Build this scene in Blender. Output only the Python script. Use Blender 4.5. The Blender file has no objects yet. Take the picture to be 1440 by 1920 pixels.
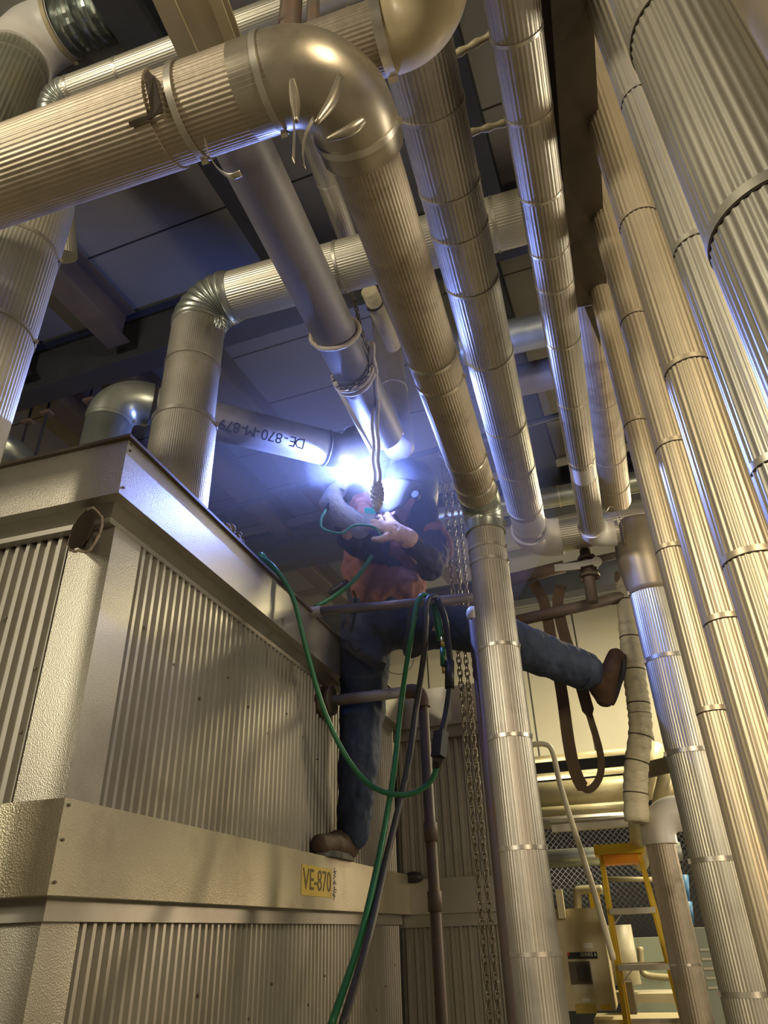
import bpy, bmesh, math, random
import numpy as np
from mathutils import Vector, Matrix, noise
random.seed(7)
S = bpy.context.scene
COL = S.collection
V = Vector

# ------------------------------------------------------------------ camera
FPX = 1335.1
_y, _p, _r = -0.2816351, 0.53678696, -0.03594267
FWD = V((math.sin(_y)*math.cos(_p), math.cos(_y)*math.cos(_p), math.sin(_p)))
_r0 = V((math.cos(_y), -math.sin(_y), 0)); _u0 = _r0.cross(FWD)
RGT = _r0*math.cos(_r) + _u0*math.sin(_r)
UP = -_r0*math.sin(_r) + _u0*math.cos(_r)
CAM = V((0, 0, 1.6))
cd = bpy.data.cameras.new('camera'); cam = bpy.data.objects.new('camera', cd); COL.objects.link(cam)
cd.sensor_fit = 'VERTICAL'; cd.sensor_height = 24; cd.sensor_width = 18; cd.lens = FPX/1920*24
cd.clip_start = 0.02; cd.clip_end = 60
m3 = Matrix((RGT, UP, -FWD)).transposed()
cam.matrix_world = Matrix.Translation(CAM) @ m3.to_4x4()
S.camera = cam

# ------------------------------------------------------------------ world, lights, exposure
S.view_settings.view_transform = 'Standard'; S.view_settings.look = 'None'
S.view_settings.exposure = 0.12; S.view_settings.gamma = 1.0; S.view_settings.use_curve_mapping = False
S.cycles.use_denoising = True
S.cycles.max_bounces = 6; S.cycles.caustics_reflective = False; S.cycles.caustics_refractive = False
S.cycles.sample_clamp_indirect = 4.0
w = bpy.data.worlds.new('world'); S.world = w; w.use_nodes = True
w.node_tree.nodes['Background'].inputs[0].default_value = (0.55, 0.55, 0.62, 1)
w.node_tree.nodes['Background'].inputs[1].default_value = 0.06

def area(name, loc, target, size, power, color):
    l = bpy.data.lights.new(name, 'AREA'); l.shape = 'RECTANGLE'; l.size = size[0]; l.size_y = size[1]
    l.energy = power; l.color = color
    o = bpy.data.objects.new(name, l); COL.objects.link(o); o.location = loc
    o.rotation_euler = (V(target)-V(loc)).to_track_quat('-Z', 'Y').to_euler()
    return o
def point(name, loc, power, color, rad):
    l = bpy.data.lights.new(name, 'POINT'); l.energy = power; l.color = color; l.shadow_soft_size = rad
    o = bpy.data.objects.new(name, l); COL.objects.link(o); o.location = loc; return o
WARM = (1.0, 0.77, 0.50); PALE = (1.0, 0.88, 0.64)
area('bay_light_rear_left', (-2.6, -2.6, 3.6), (-0.8, 1.4, 2.3), (0.35, 0.35), 80, PALE)
area('bay_light_rear_right', (2.8, -2.4, 2.6), (0.0, 2.0, 2.6), (0.35, 0.35), 42, WARM)
area('fill_light_low_right', (1.9, 0.3, 1.0), (-0.6, 2.4, 2.0), (0.4, 0.4), 5, WARM)  # added fill for the lower pipes and middle band, no real fixture
area('fill_light_near_right', (1.3, -1.3, 3.1), (0.25, 1.2, 2.7), (0.5, 0.5), 30, (1.0, 0.84, 0.55))  # added fill that brightens the right riser row
area('fill_light_near_left', (-2.2, -1.0, 2.5), (-1.6, 1.3, 2.3), (0.5, 0.5), 9, PALE)  # added fill for the vessel's left face and left pipes
area('bay_light_deep_right', (2.4, 6.8, 2.3), (-0.99, 1.6, 1.75), (0.4, 0.4), 32, WARM)
area('bay_light_side', (3.4, 2.8, 3.0), (0.0, 2.6, 1.8), (0.7, 0.7), 42, PALE)
area('bay_light_far', (1.6, 6.2, 4.4), (0.2, 6.6, 1.0), (1.0, 1.0), 190, (1.0, 0.86, 0.52))
area('bay_light_far_left', (-0.6, 6.9, 2.2), (0.2, 8.2, 3.6), (0.8, 0.8), 40, PALE)
ARC = None  # set with the arc further down (a lamp of its own)

# ------------------------------------------------------------------ pixel -> world
def ray(px, py): return RGT*((px-720)/FPX) - UP*((py-960)/FPX) + FWD
def PY(px, py, Y): d = ray(px, py); return CAM + d*(Y/d.y)
def PX(px, py, X): d = ray(px, py); return CAM + d*(X/d.x)
def PZ(px, py, z): d = ray(px, py); return CAM + d*((z-1.6)/d.z)
def RAD(wpx, p): return wpx/2/FPX*((p-CAM).dot(FWD))
def proj(p): d = V(p)-CAM; a = d.dot(FWD); return 720+FPX*d.dot(RGT)/a, 960-FPX*d.dot(UP)/a

# ------------------------------------------------------------------ materials
MATS = {}
def mat(name, col, metallic=0.0, rough=0.5, var=0.12, vscale=6.0, bump=0.0, bscale=60.0, dirt=0.0, dirtcol=(0.05, 0.035, 0.02),
        emit=None, estr=0.0, stretch=(1, 1, 1), bkind='noise', spec=0.5, dscale=4.0):
    if name in MATS: return MATS[name]
    m = bpy.data.materials.new(name); m.use_nodes = True; nt = m.node_tree; N = nt.nodes; L = nt.links
    b = N['Principled BSDF']
    b.inputs['Metallic'].default_value = metallic; b.inputs['Roughness'].default_value = rough
    b.inputs['Specular IOR Level'].default_value = spec
    tc = N.new('ShaderNodeTexCoord'); mp = N.new('ShaderNodeMapping'); mp.inputs['Scale'].default_value = stretch
    L.new(tc.outputs['Object'], mp.inputs['Vector'])
    n1 = N.new('ShaderNodeTexNoise'); n1.inputs['Scale'].default_value = vscale; n1.inputs['Detail'].default_value = 6
    L.new(mp.outputs[0], n1.inputs['Vector'])
    mx = N.new('ShaderNodeMix'); mx.data_type = 'RGBA'
    c = V(col)
    mx.inputs[6].default_value = (*[max(0, x*(1-var)) for x in c], 1); mx.inputs[7].default_value = (*[min(1, x*(1+var)) for x in c], 1)
    L.new(n1.outputs['Fac'], mx.inputs[0])
    out = mx.outputs[2]
    if dirt > 0:
        n2 = N.new('ShaderNodeTexNoise'); n2.inputs['Scale'].default_value = dscale; n2.inputs['Detail'].default_value = 9; n2.inputs['Roughness'].default_value = 0.65
        L.new(mp.outputs[0], n2.inputs['Vector'])
        r = N.new('ShaderNodeValToRGB'); r.color_ramp.elements[0].position = 0.52; r.color_ramp.elements[1].position = 0.78
        r.color_ramp.elements[0].color = (0, 0, 0, 1); r.color_ramp.elements[1].color = (dirt, dirt, dirt, 1)
        L.new(n2.outputs['Fac'], r.inputs[0])
        m2 = N.new('ShaderNodeMix'); m2.data_type = 'RGBA'; L.new(r.outputs[0], m2.inputs[0]); L.new(out, m2.inputs[6])
        m2.inputs[7].default_value = (*dirtcol, 1); out = m2.outputs[2]
    L.new(out, b.inputs['Base Color'])
    rr = N.new('ShaderNodeMapRange'); rr.inputs['To Min'].default_value = max(0.05, rough-0.08); rr.inputs['To Max'].default_value = min(1, rough+0.12)
    L.new(n1.outputs['Fac'], rr.inputs['Value']); L.new(rr.outputs[0], b.inputs['Roughness'])
    if bump > 0:
        t = N.new('ShaderNodeTexVoronoi' if bkind == 'voronoi' else 'ShaderNodeTexNoise'); t.inputs['Scale'].default_value = bscale
        L.new(mp.outputs[0], t.inputs['Vector'])
        bp = N.new('ShaderNodeBump'); bp.inputs['Strength'].default_value = bump; bp.inputs['Distance'].default_value = 0.004
        L.new(t.outputs[0], bp.inputs['Height']); L.new(bp.outputs[0], b.inputs['Normal'])
    if emit:
        b.inputs['Emission Color'].default_value = (*emit, 1); b.inputs['Emission Strength'].default_value = estr
    MATS[name] = m; return m

M_JK = mat('ribbed_aluminium_jacket', (0.50, 0.47, 0.42), 0.75, 0.40, 0.16, 9, 0.12, 40, 0.55, (0.10, 0.08, 0.055))
M_JKD = mat('dirty_aluminium_jacket', (0.47, 0.41, 0.33), 0.6, 0.48, 0.2, 12, 0.25, 35, 0.8, (0.13, 0.09, 0.05), dscale=7)
M_JKL = mat('clean_aluminium_jacket', (0.62, 0.60, 0.52), 0.72, 0.38, 0.1, 8, 0.06, 30, 0.25, (0.25, 0.2, 0.13))
M_BAND = mat('strap_aluminium', (0.62, 0.59, 0.53), 0.85, 0.33, 0.1, 20)
M_ELB = mat('formed_aluminium_elbow', (0.44, 0.40, 0.33), 0.8, 0.35, 0.25, 10, 0.15, 18, 0.7, (0.14, 0.095, 0.05), dscale=6)
M_ELB2 = mat('dull_tan_elbow', (0.40, 0.35, 0.27), 0.45, 0.38, 0.1, 5, 0.08, 14, 0.3, (0.15, 0.11, 0.07))
M_WHT = mat('off_white_plastic', (0.84, 0.82, 0.79), 0.0, 0.38, 0.06, 4, 0.05, 10, 0.45, (0.28, 0.2, 0.12), dscale=5)
M_CRM = mat('cream_plastic', (0.66, 0.56, 0.36), 0.0, 0.36, 0.06, 4, 0.05, 10, 0.5, (0.25, 0.17, 0.08), dscale=6)
M_GALV = mat('galvanised_sheet', (0.42, 0.46, 0.43), 0.8, 0.32, 0.25, 9, 0.1, 14, 0.4, (0.12, 0.12, 0.1))
M_STEEL = mat('bare_mill_steel', (0.27, 0.255, 0.265), 0.3, 0.5, 0.2, 5, 0.06, 50, 0.6, (0.10, 0.075, 0.06), dscale=9)
M_WELD = mat('weld_bead', (0.45, 0.44, 0.47), 0.9, 0.3, 0.2, 60, 0.5, 160)
M_VES = mat('vessel_cladding', (0.40, 0.385, 0.345), 0.72, 0.36, 0.1, 3, 0.0, 40, 0.45, (0.16, 0.12, 0.07), dscale=3)
M_STU = mat('stucco_embossed_sheet', (0.46, 0.44, 0.38), 0.66, 0.34, 0.08, 4, 0.14, 330, 0.42, (0.20, 0.15, 0.09), bkind='voronoi', dscale=3.5)
M_STR = mat('streaked_stucco_band', (0.48, 0.44, 0.33), 0.6, 0.34, 0.14, 5, 0.2, 300, 0.5, (0.17, 0.12, 0.06), bkind='voronoi', stretch=(1, 1, 1), dscale=5)
M_DARK = mat('dark_navy_steel', (0.035, 0.038, 0.05), 0.2, 0.55, 0.3, 5, 0.05, 20)
M_DKBR = mat('dark_brown_steel', (0.11, 0.09, 0.07), 0.2, 0.55, 0.25, 6, 0.08, 30, 0.5, (0.2, 0.12, 0.06), dscale=8)
M_RUST = mat('rusty_pipe_paint', (0.12, 0.09, 0.075), 0.1, 0.62, 0.25, 10, 0.2, 60, 0.7, (0.20, 0.09, 0.04), dscale=14)
M_TAN = mat('dusty_tan_steel', (0.50, 0.43, 0.28), 0.15, 0.5, 0.2, 6, 0.1, 20, 0.5, (0.15, 0.1, 0.05))
M_BLK = mat('black_rubber', (0.02, 0.02, 0.022), 0, 0.45, 0.2, 12, 0.1, 60)
M_HOLE = mat('scorch_and_shadow_black', (0.035, 0.024, 0.015), 0, 0.8, 0.5, 20, 0.6, 40)  # also blackens the painted shadow line beneath the riser bands
M_GRN = mat('green_hose_rubber', (0.03, 0.20, 0.09), 0, 0.35, 0.15, 10)
M_GRY = mat('dark_grey_hose', (0.05, 0.05, 0.055), 0, 0.42, 0.15, 20)
M_ROPE = mat('cotton_rope', (0.62, 0.56, 0.46), 0, 0.85, 0.2, 60, 0.7, 120)
M_CHAIN = mat('oily_chain_steel', (0.28, 0.25, 0.2), 0.85, 0.3, 0.2, 30)
M_JEAN = mat('dark_blue_denim', (0.028, 0.042, 0.085), 0, 0.8, 0.35, 16, 0.5, 90, 0.25, (0.12, 0.15, 0.22), dscale=9)
M_SHIRT = mat('rust_brown_cotton', (0.27, 0.105, 0.065), 0, 0.85, 0.2, 10, 0.35, 40)
M_SLEEVE = mat('dark_work_sleeve', (0.035, 0.028, 0.038), 0, 0.8, 0.3, 14, 0.5, 50)
M_LEATH = mat('grey_suede_leather', (0.34, 0.32, 0.33), 0, 0.85, 0.18, 20, 0.5, 70)
M_BOOT = mat('brown_boot_leather', (0.06, 0.033, 0.02), 0, 0.75, 0.35, 16, 0.4, 50, 0.4, (0.22, 0.15, 0.09))
M_SKIN = mat('skin', (0.55, 0.33, 0.24), 0, 0.55, 0.08, 10)
M_HOOD = mat('welding_hood_shell', (0.03, 0.032, 0.042), 0, 0.65, 0.15, 8)
M_HOODG = mat('welding_hood_face', (0.09, 0.087, 0.09), 0, 0.75, 0.1, 8)
M_WEB = mat('worn_nylon_webbing', (0.09, 0.06, 0.035), 0, 0.8, 0.3, 20, 0.5, 140)
M_WEBD = mat('dark_webbing', (0.035, 0.03, 0.03), 0, 0.75, 0.3, 20, 0.4, 140)
M_WRAP = mat('canvas_pipe_wrap', (0.62, 0.56, 0.40), 0, 0.7, 0.18, 8, 0.8, 60, 0.6, (0.12, 0.09, 0.05), dscale=16, stretch=(1, 1, 3))
M_YEL = mat('yellow_fibreglass', (0.72, 0.47, 0.02), 0, 0.42, 0.12, 8, 0.1, 30, 0.3, (0.3, 0.17, 0.02))
M_ORG = mat('orange_plastic', (0.90, 0.33, 0.02), 0, 0.45, 0.1, 6)
M_ALU = mat('brushed_aluminium', (0.45, 0.43, 0.38), 0.7, 0.4, 0.1, 12)
M_BEIGE = mat('beige_enamel', (0.62, 0.55, 0.36), 0, 0.45, 0.06, 5, 0.04, 20, 0.2, (0.4, 0.3, 0.15))
M_IVORY = mat('ivory_paint', (0.66, 0.62, 0.48), 0, 0.4, 0.06, 5)
M_MINT = mat('pale_green_paint', (0.35, 0.40, 0.33), 0, 0.55, 0.1, 5, 0.05, 20, 0.25, (0.15, 0.13, 0.08))
M_PIPEY = mat('aged_cream_pipe', (0.46, 0.41, 0.26), 0.1, 0.4, 0.12, 5, 0.05, 12, 0.5, (0.2, 0.15, 0.07))
M_WPAPER = mat('white_label', (0.8, 0.8, 0.75), 0, 0.6, 0.03, 4)
M_RED = mat('red_mark', (0.6, 0.03, 0.03), 0, 0.5, 0.03, 4)
M_INK = mat('black_ink', (0.012, 0.012, 0.014), 0, 0.6, 0.03, 4)
M_INKF = mat('faded_brown_ink', (0.10, 0.07, 0.02), 0, 0.6, 0.1, 20)
M_YLAB = mat('yellow_stencil_plate', (0.50, 0.37, 0.08), 0.1, 0.5, 0.12, 12, 0.2, 60)
M_INSUL = mat('frayed_mineral_wool', (0.30, 0.25, 0.2), 0.1, 0.8, 0.5, 40, 0.9, 90)
M_CONC = mat('concrete', (0.30, 0.27, 0.21), 0, 0.7, 0.15, 3, 0.1, 20)
M_BLUE = mat('blue_plastic', (0.05, 0.18, 0.4), 0, 0.45, 0.05, 4)
M_AQUA = mat('aqua_tape', (0.05, 0.55, 0.5), 0, 0.5, 0.05, 4)

def panel_mat(name, col, axis, pitch, seam=0.012, metallic=0.2, rough=0.5, lines=None, dirt=0.2):
    """sheet metal with thin dark seams at even spacing along one object axis"""
    m = mat(name, col, metallic, rough, 0.08, 1.5, 0.0, 10, dirt, tuple(c*0.5 for c in col), stretch=(1, 1, 1), dscale=1.2)
    nt = m.node_tree; N = nt.nodes; L = nt.links; b = N['Principled BSDF']
    src = b.inputs['Base Color'].links[0].from_socket
    tc = N.new('ShaderNodeTexCoord'); sx = N.new('ShaderNodeSeparateXYZ'); L.new(tc.outputs['Object'], sx.inputs[0])
    d = N.new('ShaderNodeMath'); d.operation = 'DIVIDE'; d.inputs[1].default_value = pitch; L.new(sx.outputs[axis], d.inputs[0])
    f = N.new('ShaderNodeMath'); f.operation = 'FRACT'; L.new(d.outputs[0], f.inputs[0])
    lt = N.new('ShaderNodeMath'); lt.operation = 'LESS_THAN'; lt.inputs[1].default_value = seam/pitch; L.new(f.outputs[0], lt.inputs[0])
    mx = N.new('ShaderNodeMix'); mx.data_type = 'RGBA'; L.new(lt.outputs[0], mx.inputs[0]); L.new(src, mx.inputs[6])
    mx.inputs[7].default_value = (col[0]*0.12, col[1]*0.12, col[2]*0.13, 1)
    L.new(mx.outputs[2], b.inputs['Base Color'])
    return m
M_ROOF = panel_mat('roof_deck_panels', (0.24, 0.235, 0.225), 1, 0.515, 0.012, 0.25, 0.5)
M_WALLP = panel_mat('insulated_wall_panels', (0.46, 0.43, 0.33), 0, 0.62, 0.02, 0.1, 0.5)

# ------------------------------------------------------------------ object helpers
ORG = {}
def empty(name, loc, label=None, cat=None, group=None):
    o = bpy.data.objects.new(name, None); COL.objects.link(o); o.location = loc; o.empty_display_size = 0.05
    ORG[o.name] = V(loc); tag(o, label, cat, group); return o
def tag(o, label=None, cat=None, group=None, kind=None):
    if label: o['label'] = label
    if cat: o['category'] = cat
    if group: o['group'] = group
    if kind: o['kind'] = kind
    return o

class MB:
    """collects shapes in world coordinates and links them as one mesh object"""
    def __init__(s): s.v = []; s.f = []; s.sm = []
    def add(s, vs, fs, smooth=True):
        k = len(s.v); s.v += [tuple(v) for v in vs]; s.f += [tuple(i+k for i in f) for f in fs]; s.sm += [smooth]*len(fs); return s
    def box(s, c, size, rot=None):
        c = V(c); x, y, z = [a/2 for a in size]; R = rot or Matrix.Identity(3)
        vs = [c + R @ V((sx*x, sy*y, sz*z)) for sz in (-1, 1) for sy in (-1, 1) for sx in (-1, 1)]
        fs = [(0, 2, 3, 1), (4, 5, 7, 6), (0, 1, 5, 4), (2, 6, 7, 3), (0, 4, 6, 2), (1, 3, 7, 5)]
        return s.add(vs, fs, False)
    def mm(s, a, b): a, b = V(a), V(b); return s.box((a+b)/2, [abs(x) for x in (b-a)])
    def bar(s, a, b, wd, hg, up=(0, 0, 1)):
        a, b = V(a), V(b); d = (b-a).normalized(); x = d.cross(V(up)).normalized(); z = x.cross(d).normalized()
        R = Matrix((x, d, z)).transposed(); return s.box((a+b)/2, (wd, (b-a).length, hg), R)
    def loft(s, rings, caps=True, smooth=True, closed=False):
        n = len(rings[0]); vs = [p for r in rings for p in r]; fs = []
        m = len(rings)
        for i in range(m if closed else m-1):
            j = (i+1) % m
            for k in range(n):
                l = (k+1) % n; fs.append((i*n+k, i*n+l, j*n+l, j*n+k))
        k0 = len(s.v); s.add(vs, fs, smooth)
        if caps and not closed:
            s.f += [tuple(k0+q for q in reversed(range(n))), tuple(k0+(m-1)*n+q for q in range(n))]; s.sm += [False, False]
        return s
    def tube(s, pts, r, n=16, caps=True, prof=None, smooth=True, closed=False, flat=None):
        """r: number or list; prof: list of radius multipliers round the section; flat: (w,h) multipliers"""
        pts = [V(p) for p in pts]; m = len(pts)
        rs = r if isinstance(r, (list, tuple)) else [r]*m
        if prof: n = len(prof)
        frames = frame(pts, closed); rings = []
        for i, p in enumerate(pts):
            x, y = frames[i]; ring = []
            for k in range(n):
                a = 2*math.pi*k/n; q = rs[i]*(prof[k] if prof else 1)
                if flat: ring.append(p + x*math.cos(a)*q*flat[0] + y*math.sin(a)*q*flat[1])
                else: ring.append(p + x*math.cos(a)*q + y*math.sin(a)*q)
            rings.append(ring)
        return s.loft(rings, caps, smooth, closed)
    def ball(s, c, r, n=12, sc=(1, 1, 1), rot=None):
        c = V(c); R = rot or Matrix.Identity(3); rings = []
        for i in range(1, n//2+2):
            a = math.pi*(i-0.5)/(n//2+1)
            rings.append([c + R @ V((math.sin(a)*math.cos(t)*r*sc[0], math.sin(a)*math.sin(t)*r*sc[1], -math.cos(a)*r*sc[2])) for t in [2*math.pi*k/n for k in range(n)]])
        return s.loft(rings)
    def build(s, name, m, parent=None, sharp=None):
        me = bpy.data.meshes.new(name); o = bpy.data.objects.new(name, me); COL.objects.link(o)
        g = ORG[parent.name] if parent else (sum((V(v) for v in s.v), V())/max(1, len(s.v)))
        if not parent: o.location = g
        ORG[o.name] = g.copy()
        me.from_pydata([(v[0]-g.x, v[1]-g.y, v[2]-g.z) for v in s.v], [], s.f); me.update()
        me.polygons.foreach_set('use_smooth', s.sm)
        if sharp: me.set_sharp_from_angle(angle=math.radians(sharp))
        me.materials.append(m)
        if parent: o.parent = parent
        return o

def frame(pts, closed=False):
    m = len(pts); ts = []
    for i in range(m):
        a = pts[i-1] if (i > 0 or closed) else pts[i]; b = pts[(i+1) % m] if (i < m-1 or closed) else pts[i]
        ts.append((b-a).normalized())
    t = ts[0]; ref = V((0, 0, 1)) if abs(t.z) < 0.9 else V((1, 0, 0))
    x = ref.cross(t).normalized(); out = []
    for i in range(m):
        t = ts[i]; x = (x - t*x.dot(t)).normalized(); out.append((x, t.cross(x).normalized()))
    return out

def spline(pts, n=10):
    pts = [V(p) for p in pts]; P = [pts[0]*2-pts[1]] + pts + [pts[-1]*2-pts[-2]]; out = []
    for i in range(1, len(P)-2):
        a, b, c, d = P[i-1], P[i], P[i+1], P[i+2]
        for k in range(n):
            t = k/n; out.append(0.5*((2*b)+(c-a)*t+(2*a-5*b+4*c-d)*t*t+(3*b-a-3*c+d)*t**3))
    out.append(pts[-1]); return out

def rib_profile(n, depth):
    base = [0.0, 0.0, 0.55, 1.0, 0.55]
    return [1+0.55*depth*(base[k % 5]-0.5) for k in range(n*5)]

def straight(a, b, step=0.03):
    a, b = V(a), V(b); n = max(2, int((b-a).length/step)+1); return [a.lerp(b, i/(n-1)) for i in range(n)]

def jacket(root, a, b, r, ribs=40, depth=0.03, m=M_JK, wob=0.0, name='jacket', seed=0.0, clamp=None, label=None):
    pts = straight(a, b, 0.025 if wob else 0.2)
    rs = [r*(1+wob*noise.noise(V((seed, i*0.45, 3.1)))) for i in range(len(pts))]
    mb = MB().tube(pts, rs, prof=rib_profile(ribs, depth) if ribs else None, n=40)
    if clamp: mb.v = [clamp(v) for v in mb.v]
    o = mb.build(name, m, root, sharp=50)
    if label: o['label'] = label
    return o

def arc_pts(a, c, b, rb, n=10):
    """fillet of radius rb at corner c between directions to a and b"""
    a, c, b = V(a), V(c), V(b); u = (a-c).normalized(); v = (b-c).normalized()
    ang = u.angle(v); t = rb/math.tan(ang/2); p, q = c+u*t, c+v*t
    bis = (u+v).normalized(); o = c + bis*(rb/math.sin(ang/2)); out = []
    e1 = (p-o).normalized(); ax = e1.cross((q-o).normalized()).normalized(); tot = math.pi-ang
    for i in range(n+1):
        out.append(o + Matrix.Rotation(tot*i/n, 3, ax) @ (e1*rb))
    return out, p, q

def elbow(root, a, c, b, r, rb, m, gores=0, name='elbow', over=0.02, creases=0, label=None):
    pts, p, q = arc_pts(a, c, b, rb, 56 if gores else 24)
    u = (V(a)-V(c)).normalized(); v = (V(b)-V(c)).normalized()
    pts = [p+u*over] + pts + [q+v*over]
    n = len(pts); rs = []
    for i in range(n):
        k = 1.0
        if gores: k += 0.07*abs(math.sin(math.pi*gores*i/(n-1)))**0.7-0.02
        rs.append(r*k)
    mb = MB().tube(pts, rs, n=48)
    if creases:
        o_c = sum((V(x) for x in pts), V())/n
        inner = (V(a)-V(c)).normalized()+(V(b)-V(c)).normalized(); inner.normalize()
        vv = []
        for v_ in mb.v:
            v3 = V(v_); d = v3-V(c)
            k = noise.noise(d*creases*14)*0.5
            side = max(0, (v3-o_c).normalized().dot(inner))
            vv.append(tuple(v3 + (v3-o_c).normalized()*(-abs(k)*0.35*r*side*side + k*0.02*r)))
        mb.v = vv
    o = mb.build(name, m, root, sharp=60)
    if label: o['label'] = label
    return p, q, o

def strap(root, p, d, r, wd=0.012, m=M_BAND, name='strap', tick=True):
    p, d = V(p), V(d).normalized(); mb = MB()
    prof = [(-wd/2, r*1.0), (-wd/2, r*1.035), (wd/2, r*1.035), (wd/2, r*1.0)]
    x, y = frame([p, p+d])[0]; rings = []
    for k in range(48):
        a = 2*math.pi*k/48; e = x*math.cos(a)+y*math.sin(a); rings.append([p+d*h+e*q for h, q in prof])
    mb.loft(rings, caps=False, closed=True)
    if tick and wd > 0.0095:
        e = (CAM-p); e = (e-d*e.dot(d)).normalized(); s_ = d.cross(e)
        e2 = (e*0.35+s_*0.93).normalized()
        mb.box(p+e2*r*1.04, (wd*1.0, wd*1.0, r*0.07), Matrix((s_, d, e)).transposed())
    return mb.build(name, m, root, sharp=40)

def axis_hit(a, b, px, py):
    """point of line ab nearest to the view ray through a pixel"""
    a, b = V(a), V(b); u = (b-a).normalized(); d = ray(px, py).normalized(); w0 = a-CAM
    B = u.dot(d); D = u.dot(w0); E = d.dot(w0); den = 1-B*B
    return a + u*((B*E-D)/den)

def straps(root, a, b, pix, r, wd=0.012, m=M_BAND):
    for q in pix: strap(root, axis_hit(a, b, *q), V(b)-V(a), r, wd, m)

def text_on(s, p, xdir, ydir, size, m, parent, name='lettering', ext=0.0008, fx=1.0, fitw=0):
    cu = bpy.data.curves.new('txt', 'FONT'); cu.body = s; cu.size = size; cu.extrude = ext; cu.align_x = 'CENTER'; cu.align_y = 'CENTER'
    tmp = bpy.data.objects.new('txt', cu); COL.objects.link(tmp)
    dg = bpy.context.evaluated_depsgraph_get(); me = bpy.data.meshes.new_from_object(tmp.evaluated_get(dg))
    bpy.data.objects.remove(tmp)
    x = V(xdir).normalized(); y = V(ydir); y = (y-x*y.dot(x)).normalized(); z = x.cross(y)
    if fitw: fx = fitw/(max(v.co.x for v in me.vertices)-min(v.co.x for v in me.vertices))
    mb = MB(); mb.add([V(p)+x*v.co.x*fx+y*v.co.y+z*v.co.z for v in me.vertices], [tuple(f.vertices) for f in me.polygons], False)
    return mb.build(name, m, parent)

def struct(mb, name, m, **k): o = mb.build(name, m, None, **k); o['kind'] = 'structure'; return o

# ================================================================== SHELL
BA = math.radians(3.4)
Rb = Matrix.Rotation(-BA, 3, 'Z')       # building frame is turned a little against the vessel
def BW(x, y, z): return Rb @ V((x, y, 0)) + V((0, 0, z))
ROOF = 5.0
o = MB().box((0, 0, 0), (12, 16, 0.1)).build('ceiling', M_ROOF); o['kind'] = 'structure'
o.location = BW(0, 4, ROOF+0.05); o.rotation_euler = (0, 0, -BA); o.location += BW(0, 0.09, 0)
o = MB().box((0, 0, 0), (12, 16, 0.1)).build('floor', M_CONC); o['kind'] = 'structure'
o.location = BW(0, 4, -0.05); o.rotation_euler = (0, 0, -BA)
o = MB().box((0, 0, 0), (12, 0.1, 1.75)).build('wall_back', M_WALLP); o['kind'] = 'structure'
o.location = BW(0, 8.45, ROOF-0.875); o.rotation_euler = (0, 0, -BA)
M_VOID = mat('unlit_recess_wall', (0.02, 0.02, 0.022), 0, 0.8, 0.3, 3)  # the recess's lack of light is put into this near-black colour
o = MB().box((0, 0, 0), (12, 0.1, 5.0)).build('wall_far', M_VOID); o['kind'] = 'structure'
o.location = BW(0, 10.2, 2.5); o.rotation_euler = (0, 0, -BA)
for nm, x in (('wall_left', -6.0), ('wall_right', 6.0)):
    o = MB().box((0, 0, 0), (0.1, 16, ROOF)).build(nm, M_WALLP); o['kind'] = 'structure'
    o.location = BW(x, 4, ROOF/2); o.rotation_euler = (0, 0, -BA)
o = MB().box((0, 0, 0), (12, 0.1, ROOF)).build('wall_front', M_WALLP); o['kind'] = 'structure'
o.location = BW(0, -4.0, ROOF/2); o.rotation_euler = (0, 0, -BA)

def ibeam(name, a, b, wd, hg, z_bot, m, label, group=None, cat='beam', lip=0.012):
    """steel I section between two building-frame points, bottom flange at z_bot"""
    A = BW(a[0], a[1], z_bot); B = BW(b[0], b[1], z_bot); root = empty(name, A, label, cat, group)
    up = V((0, 0, 1))
    MB().bar(A+up*lip/2, B+up*lip/2, wd, lip).build('bottom_flange', m, root)
    MB().bar(A+up*hg/2, B+up*hg/2, 0.012, hg-2*lip).build('web', m, root)
    MB().bar(A+up*(hg-lip/2), B+up*(hg-lip/2), wd, lip).build('top_flange', m, root)
    return root
ibeam('roof_girder', (-5.5, 2.52), (5.5, 2.52), 0.14, 0.40, 4.58, M_DARK, 'dark roof girder crossing above the tall galvanised riser, nearest of the girders', 'dark roof girders')
ibeam('roof_girder', (-5.5, 5.16), (5.5, 5.16), 0.14, 0.38, 4.50, M_DARK, 'dark roof girder behind the welder\'s back', 'dark roof girders')
ibeam('roof_girder', (-5.5, 6.75), (5.5, 6.75), 0.16, 0.30, 4.45, M_DARK, 'dark roof girder behind the valve, farthest of the girders', 'dark roof girders')
jl = {-3.25: 'at the left edge of the roof, behind the ribbed riser', -2.52: 'running under the roof left of the tall riser', -0.22: 'seen in the gap between the two ceiling pipes', 0.55: 'beside the brown steel beam',
      -3.9: 'leftmost under the roof', -1.35: 'hidden mostly above the bare pipe'}
for bx, nm in jl.items():
    ibeam('roof_joist', (bx, 0.2), (bx, 2.44), 0.15, 0.26, 4.70, M_DKBR if bx == -2.52 else M_DARK, 'dark steel roof joist ' + nm, 'near roof joists')
jl2 = {-3.35: 'leftmost beyond the first girder', -2.76: 'between the tall riser and the welder', -2.2: 'above the welded pipe', -0.35: 'beyond the first girder, above the twin elbows', 0.4: 'beyond the first girder, above the hanging duct pipe'}
for bx, nm in jl2.items():
    ibeam('roof_joist', (bx, 2.60), (bx, 5.08), 0.17, 0.2, 4.76, M_DKBR if bx < -2 else M_DARK, 'steel roof joist ' + nm, 'middle roof joists')
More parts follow.
